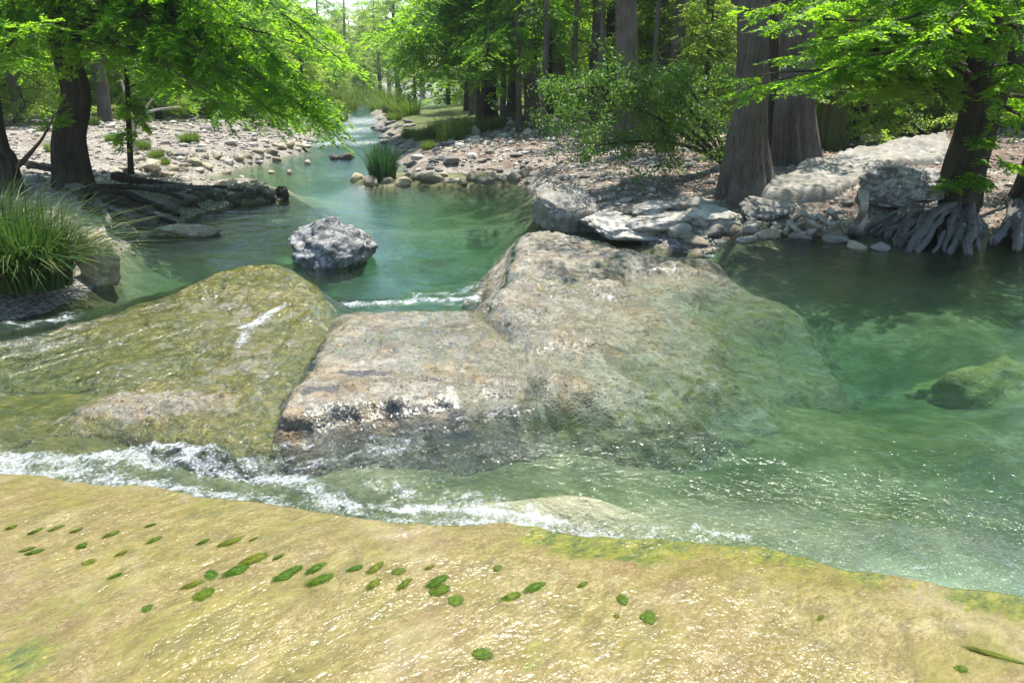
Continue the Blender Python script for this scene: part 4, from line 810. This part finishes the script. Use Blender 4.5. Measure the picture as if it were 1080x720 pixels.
for (u, y, k, s) in [(905, 17.5, 3, .55), (960, 19, 3, .6), (1030, 18, 3, .6), (1090, 16.5, 3, .6), (985, 23, 1, .8), (925, 25, 1, .8), (745, 22, 3, .55), (700, 27, 1, .8)]:
    place_bg(k, xu(u, y), y, s, RP, 'low bright trees of the right grove')
LW = 'woodland tree standing beyond the left gravel bar'
for (u, y, k, s) in [(107, 27, 2, 1.), (20, 24, 2, .8), (55, 32, 1, .9), (150, 33, 1, 1.), (200, 36, 3, 1.1), (-40, 22, 0, .9), (-100, 20, 2, .9), (250, 42, 1, 1.1), (0, 36, 1, 1.1), (100, 42, 3, 1.2), (180, 48, 0, 1.2), (300, 52, 3, 1.), (40, 50, 0, 1.3), (-60, 34, 1, 1.1), (-150, 28, 3, 1.1), (-120, 44, 0, 1.2), (240, 58, 0, 1.2), (310, 64, 1, 1.1)]:
    place_bg(k, xu(u, y), y, s, LW, 'woodland trees beyond the left bank')
BW = 'low rounded thicket tree deep in the woods behind both banks'
rq = random.Random(5)
for k in range(64):
    u = rq.choice([rq.uniform(-160, 300), rq.uniform(450, 1200)]); y = rq.uniform(44, 74); place_bg(3, xu(u, y), y, rq.uniform(.8, 1.5), BW, 'thicket trees deep in the woods')
LB = 'low bright bush at the back of the left gravel bar'
for (u, y, s) in [(15, 24, .55), (45, 28, .6), (90, 31, .6), (165, 30, .55), (210, 33, .6), (255, 36, .6), (290, 40, .65), (-30, 25, .6), (130, 36, .7), (320, 46, .7), (-80, 24, .6)]:
    place_bg(3, xu(u, y), y, s, LB, 'bright bushes behind the left bar', 'bush')
FW = 'far pale tree closing the view at the end of the river'
for (u, y, k, s) in [(330, 78, 3, 1.1), (352, 85, 1, 1.0), (375, 92, 3, 1.0), (400, 88, 1, 1.2), (420, 80, 0, 1.3), (365, 110, 2, 1.2), (395, 115, 0, 1.2), (340, 105, 0, 1.2), (445, 95, 1, 1.5), (300, 90, 0, 1.4), (385, 75, 3, .7), (355, 72, 3, .6), (372, 130, 1, 1.4), (390, 140, 0, 1.3), (350, 135, 1, 1.5), (410, 130, 0, 1.4), (328, 95, 1, 1.2)]:
    place_bg(k, xu(u, y), y, s, FW, 'far trees at the river end')

# -- leafy shrub leaning out from the foot of the thick trunk
def broad_leaves(line, r, n, L, spread):
    seg = np.cumsum(np.r_[0, np.linalg.norm(np.diff(line, axis=0), axis=1)]); seg /= seg[-1]; t = .2+.8*r.random(n)
    p = np.stack([np.interp(t, seg, line[:, k]) for k in range(3)], -1)+r.normal(0, 1, (n, 3))*spread*np.array([1, 1, .8]); d = unit(r.normal(0, 1, (n, 3))+[0, 0, -.5]); nn = unit(r.normal(0, .7, (n, 3))+[0, 0, 1.]); s = unit(np.cross(nn, d))
    return kites(p, d, s, L*r.uniform(.6, 1.2, n), L*.42*r.uniform(.7, 1.2, n)), np.repeat(np.clip(r.normal(.5, .22, n), 0, 1), 4)
bB = hit(770, 178); root = tag(empty('shrub', bB), 'leafy shrub with arching bare stems leaning left from the thick trunk', 'shrub'); lv = Leaves()
for pts in [[(770, 178), (745, 158), (715, 138), (680, 118), (640, 105)], [(770, 178), (752, 150), (730, 118), (700, 95), (660, 80)], [(768, 176), (740, 160), (705, 150), (660, 150), (620, 155)], [(768, 172), (755, 140), (735, 105), (720, 85), (700, 72)], [(766, 172), (720, 130), (670, 100), (620, 92), (585, 100)]]:
    yy = bB[1]-np.linspace(0, 1.6, 5); ln = smooth_line([at(u, v, y) for (u, v), y in zip(pts, yy)], 30); V, q, t = tube(ln-bB, np.linspace(.045, .012, 30), 9, .1, 3); obj('stem', mesh('stem', V, q, t), TWIG, root)
    for k in range(22):
        i = r.integers(10, 30); a = ln[i]; b_ = a+np.array([r.normal(-.25, .40), r.normal(0, .4), r.normal(.02, .30)]); l2 = sagline(a, b_, .05, 8); lv.add(*broad_leaves(l2, r, 110, .075, .085))
for k in range(54):
    u = r.uniform(568, 765); v = r.uniform(np.interp(u, [568, 600, 700, 765], [95, 80, 62, 80]), np.interp(u, [568, 600, 640, 700, 765], [125, 150, 178, 195, 160])); a = at(u, v, bB[1]-r.uniform(.1, 2.0)); lv.add(*broad_leaves(sagline(a, a+r.normal(0, .22, 3), .05, 6), r, 85, .075, .10))
obj('crown', lv.make('crown', bB), LEAF_SHRUB, root)

# -- low bushes / grass
def blades(n, r, hgt, w, spread, lean, name, k=5, rad=(1, 1)):
    a = r.uniform(0, 6.28, n); q = np.sqrt(r.random(n))*spread; base = np.stack([q*np.cos(a)*rad[0], q*np.sin(a)*rad[1], np.zeros(n)-.03], -1)
    out = np.stack([np.cos(a), np.sin(a), 0*a], -1)*(.3+.7*(q/spread))[:, None]+r.normal(0, .35, (n, 3))*[1, 1, 0]; Hh = hgt*r.uniform(.55, 1.1, n); ln = lean*r.uniform(.15, 1.45, n)
    t = np.linspace(0, 1, k); side = unit(np.cross(out, [0, 0, 1.])+r.normal(0, .2, (n, 3)))
    C = base[:, None]+np.array([0, 0, 1.])*(Hh[:, None]*(t-.38*ln[:, None]*t**2.4))[..., None]+out[:, None]*(Hh[:, None]*ln[:, None]*.75*t**1.9)[..., None]
    ww = (w*(1-t**2)*.5+.0008)[None, :, None]*np.ones((n, 1, 1)); V = np.stack([C-side[:, None]*ww, C+side[:, None]*ww], 2).reshape(-1, 3)
    b_ = (np.arange(n)*2*k)[:, None]+(np.arange(k-1)*2)[None]; Q = np.stack([b_, b_+1, b_+3, b_+2], -1).reshape(-1, 4)
    return mesh(name, V, Q, None, True, {'tint': np.repeat(np.clip(r.normal(.45, .22, n)+.5*(r.random(n) < .08), 0, 1), 2*k)})
def clump(name, label, p, n, hgt, w, spread, lean, mat, seed, group=None, rad=(1, 1), cat='grass clump', me=None):
    me = me or blades(n, np.random.default_rng(seed), hgt, w, spread, lean, name, rad=rad); return tag(obj(name, me, mat, loc=p), label, cat, group)
p = hit(8, 330); p[2] = L1-.02; clump('sedge_clump', 'big sedge clump with long arching blades on the left bank', p+[0, .30, 0], 2600, 1.05, .013, .42, 1.15, SEDGE, 71, rad=(1.25, .8))
p = gp(-50, 300, -.1); clump('sedge_clump', 'sedge clump cut by the left edge behind the big one', p+[0, .4, .1], 1500, 1.1, .012, .55, .9, SEDGE, 72)
p = hit(403, 190); clump('reed_tuft', 'dense blue-green reed tuft growing on the midstream stone row', p+[0, .1, .0], 520, .95, .016, .30, .42, REED, 73, cat='reeds')
gm = blades(420, np.random.default_rng(74), .75, .022, .45, .6, 'grass_clump')
for (u, v, s) in [(478, 148, 1.15), (500, 142, .9), (462, 146, .8), (524, 136, .7), (446, 148, .7), (432, 146, .6), (452, 158, .45), (548, 128, .6), (416, 128, .8), (600, 124, .7)]:
    p = hit(u, v); o = clump('grass_clump', 'green grass clump on the right bank near the far riffle', p, 0, 0, 0, 0, 0, GRASS, 0, 'grass clumps near the riffle', me=gm); o.scale = (s, s, s); o.rotation_euler = (0, 0, ru(0, 6))
for (u, v, s) in [(150, 158, .5), (172, 174, .35), (120, 150, .45), (200, 150, .6), (60, 160, .5), (95, 132, .6), (165, 166, .4)]:
    p = hit(u, v); o = clump('grass_clump', 'small grass clump on the left gravel bar', p, 0, 0, 0, 0, 0, GRASS, 0, 'grass clumps on the left bar', me=gm); o.scale = (s, s, s*.8); o.rotation_euler = (0, 0, ru(0, 6))
for (u, v, s) in [(735, 150, .6), (930, 140, .8), (955, 142, .9), (905, 142, .6), (975, 138, .8), (700, 160, .5)]:
    p = hit(u, v); o = clump('grass_clump', 'grass clump under the trees behind the flat slab', p, 0, 0, 0, 0, 0, GRASS, 0, 'grass clumps behind the slab', me=gm); o.scale = (s, s, s); o.rotation_euler = (0, 0, ru(0, 6))
# far pale bank grass at the river end
for (u, y, s) in [(355, 52, 2.6), (340, 50, 2.4), (372, 62, 2.6), (398, 64, 2.8), (412, 58, 2.6), (385, 66, 3.0), (425, 52, 2.2), (325, 46, 2.2), (350, 42, 1.6), (340, 38, 1.4), (415, 44, 1.6), (428, 40, 1.5), (405, 54, 2.4), (335, 56, 2.4), (360, 58, 2.2)]:
    x = xu(u, y); o = clump('tall_grass', 'tall pale grass stand at the far end of the river', (x, y, gz(x, y)), 0, 0, 0, 0, 0, GRASS, 0, 'tall grass at the river end', me=gm, cat='tall grass'); o.scale = (s, s, s)

# -- driftwood
bW = hit(868, 252); root = tag(empty('driftwood', bW), 'bleached tangle of driftwood roots at the right water edge', 'driftwood')
for j, pts in enumerate([[(828, 246), (838, 232), (848, 226), (862, 232)], [(834, 240), (850, 234), (868, 240), (880, 232)], [(846, 224), (858, 236), (872, 244), (884, 240)], [(862, 228), (876, 236), (888, 232)], [(852, 246), (866, 236), (874, 226), (890, 224)], [(876, 222), (884, 234), (892, 246)], [(838, 250), (848, 240), (858, 244)], [(892, 246), (906, 234), (912, 216), (910, 204)], [(900, 250), (908, 240), (914, 226)], [(866, 246), (880, 250), (898, 250)], [(832, 236), (842, 244), (852, 252)]]):
    ln = smooth_line([at(u, v, bW[1]+.15+.25*math.sin(i*2.1+j)) for i, (u, v) in enumerate(pts)], 24)-bW; V, q, t = tube(ln, np.linspace(.042 if j not in (7, 8) else .06, .022 if j != 7 else .055, 24), 9, .3, j); obj('branch', mesh('branch', V, q, t), DRIFT, root)
bW2 = hit(110, 250)
woods = [[(95, 205), (140, 208), (180, 214), (212, 226)], [(100, 215), (130, 222), (160, 236), (186, 240)], [(120, 195), (165, 200), (205, 203), (240, 202)], [(90, 225), (115, 232), (140, 240), (158, 250)], [(70, 200), (95, 210), (110, 228), (118, 246)], [(105, 228), (130, 236), (148, 252)], [(150, 202), (190, 206), (225, 208)], [(85, 215), (120, 214), (150, 220), (190, 232)], [(30, 182), (60, 186), (80, 196)]]
for j, pts in enumerate(woods):
    P = [hit(u, v)+[0, 0, .10+.05*math.sin(j+i)] for i, (u, v) in enumerate(pts)]; o0 = P[0]
    ln = smooth_line(P, 30)-o0; V, q, t = tube(ln, np.linspace(.085, .03, 30)*(.6+.5*(j*37 % 10)/10), 14, .55, 20+j); tag(obj('dead_log', mesh('dead_log', V, q, t), ROOTWOOD if j in (4, 6) else BARK_DARK, loc=o0), 'weathered log lying among the dark rocks below the left tree', 'log', 'logs below the left tree')

# ------------------------------------------------------------------ thin summer haze over the valley
hv = NT('valley_haze'); hz = hv.n('ShaderNodeVolumePrincipled', {'Color': (.86, .93, 1, 1), 'Density': .0005, 'Anisotropy': .0}).outputs[0]
hv.n('ShaderNodeOutputMaterial', {'Volume': hz})
HV = np.array([[x, y, z] for x in (-620, 620) for y in (-20, 430) for z in (-8, 40)], float)
tag(obj('haze', mesh('haze', HV, np.array([[0, 1, 3, 2], [4, 6, 7, 5], [0, 4, 5, 1], [2, 3, 7, 6], [0, 2, 6, 4], [1, 5, 7, 3]]), smooth=False), hv.m), kind='stuff')

# ------------------------------------------------------------------ light, sky, camera
EL, AZ = R(73), R(28)
sd = Vector((math.sin(AZ)*math.cos(EL), math.cos(AZ)*math.cos(EL), math.sin(EL)))
sun = bpy.data.lights.new('sun', 'SUN'); sun.energy = 5.0; sun.angle = R(.53); sun.color = (1, .95, .86)
so = bpy.data.objects.new('sun', sun); COL.objects.link(so); so.rotation_euler = sd.to_track_quat('Z', 'Y').to_euler(); so.location = (0, 0, 30)
w = bpy.data.worlds.new('World'); SC.world = w; w.use_nodes = True; nt = w.node_tree; nt.nodes.clear()
sky = nt.nodes.new('ShaderNodeTexSky'); sky.sky_type = 'NISHITA'; sky.sun_disc = False; sky.sun_elevation = EL; sky.sun_rotation = AZ; sky.dust_density = .3; sky.air_density = 1.3; sky.ozone_density = 3.0
bg = nt.nodes.new('ShaderNodeBackground'); bg.inputs['Strength'].default_value = .115; ow = nt.nodes.new('ShaderNodeOutputWorld')
nt.links.new(sky.outputs[0], bg.inputs[0]); nt.links.new(bg.outputs[0], ow.inputs[0])
cam = bpy.data.cameras.new('camera'); cam.sensor_width = 36; cam.lens = 36*F/1080; cam.clip_end = 2000; cam.clip_start = .05
co = bpy.data.objects.new('camera', cam); COL.objects.link(co); co.location = (0, 0, H); co.rotation_euler = (math.pi/2-PITCH, 0, 0); SC.camera = co
SC.view_settings.view_transform = 'Standard'; SC.view_settings.look = 'None'; SC.view_settings.gamma = 1; SC.view_settings.exposure = 1.12
cy = SC.cycles; cy.max_bounces = 8; cy.diffuse_bounces = 3; cy.glossy_bounces = 3; cy.transmission_bounces = 4; cy.transparent_max_bounces = 12; cy.volume_bounces = 0
cy.sample_clamp_indirect = 6; cy.use_denoising = True; cy.caustics_reflective = False; cy.caustics_refractive = False
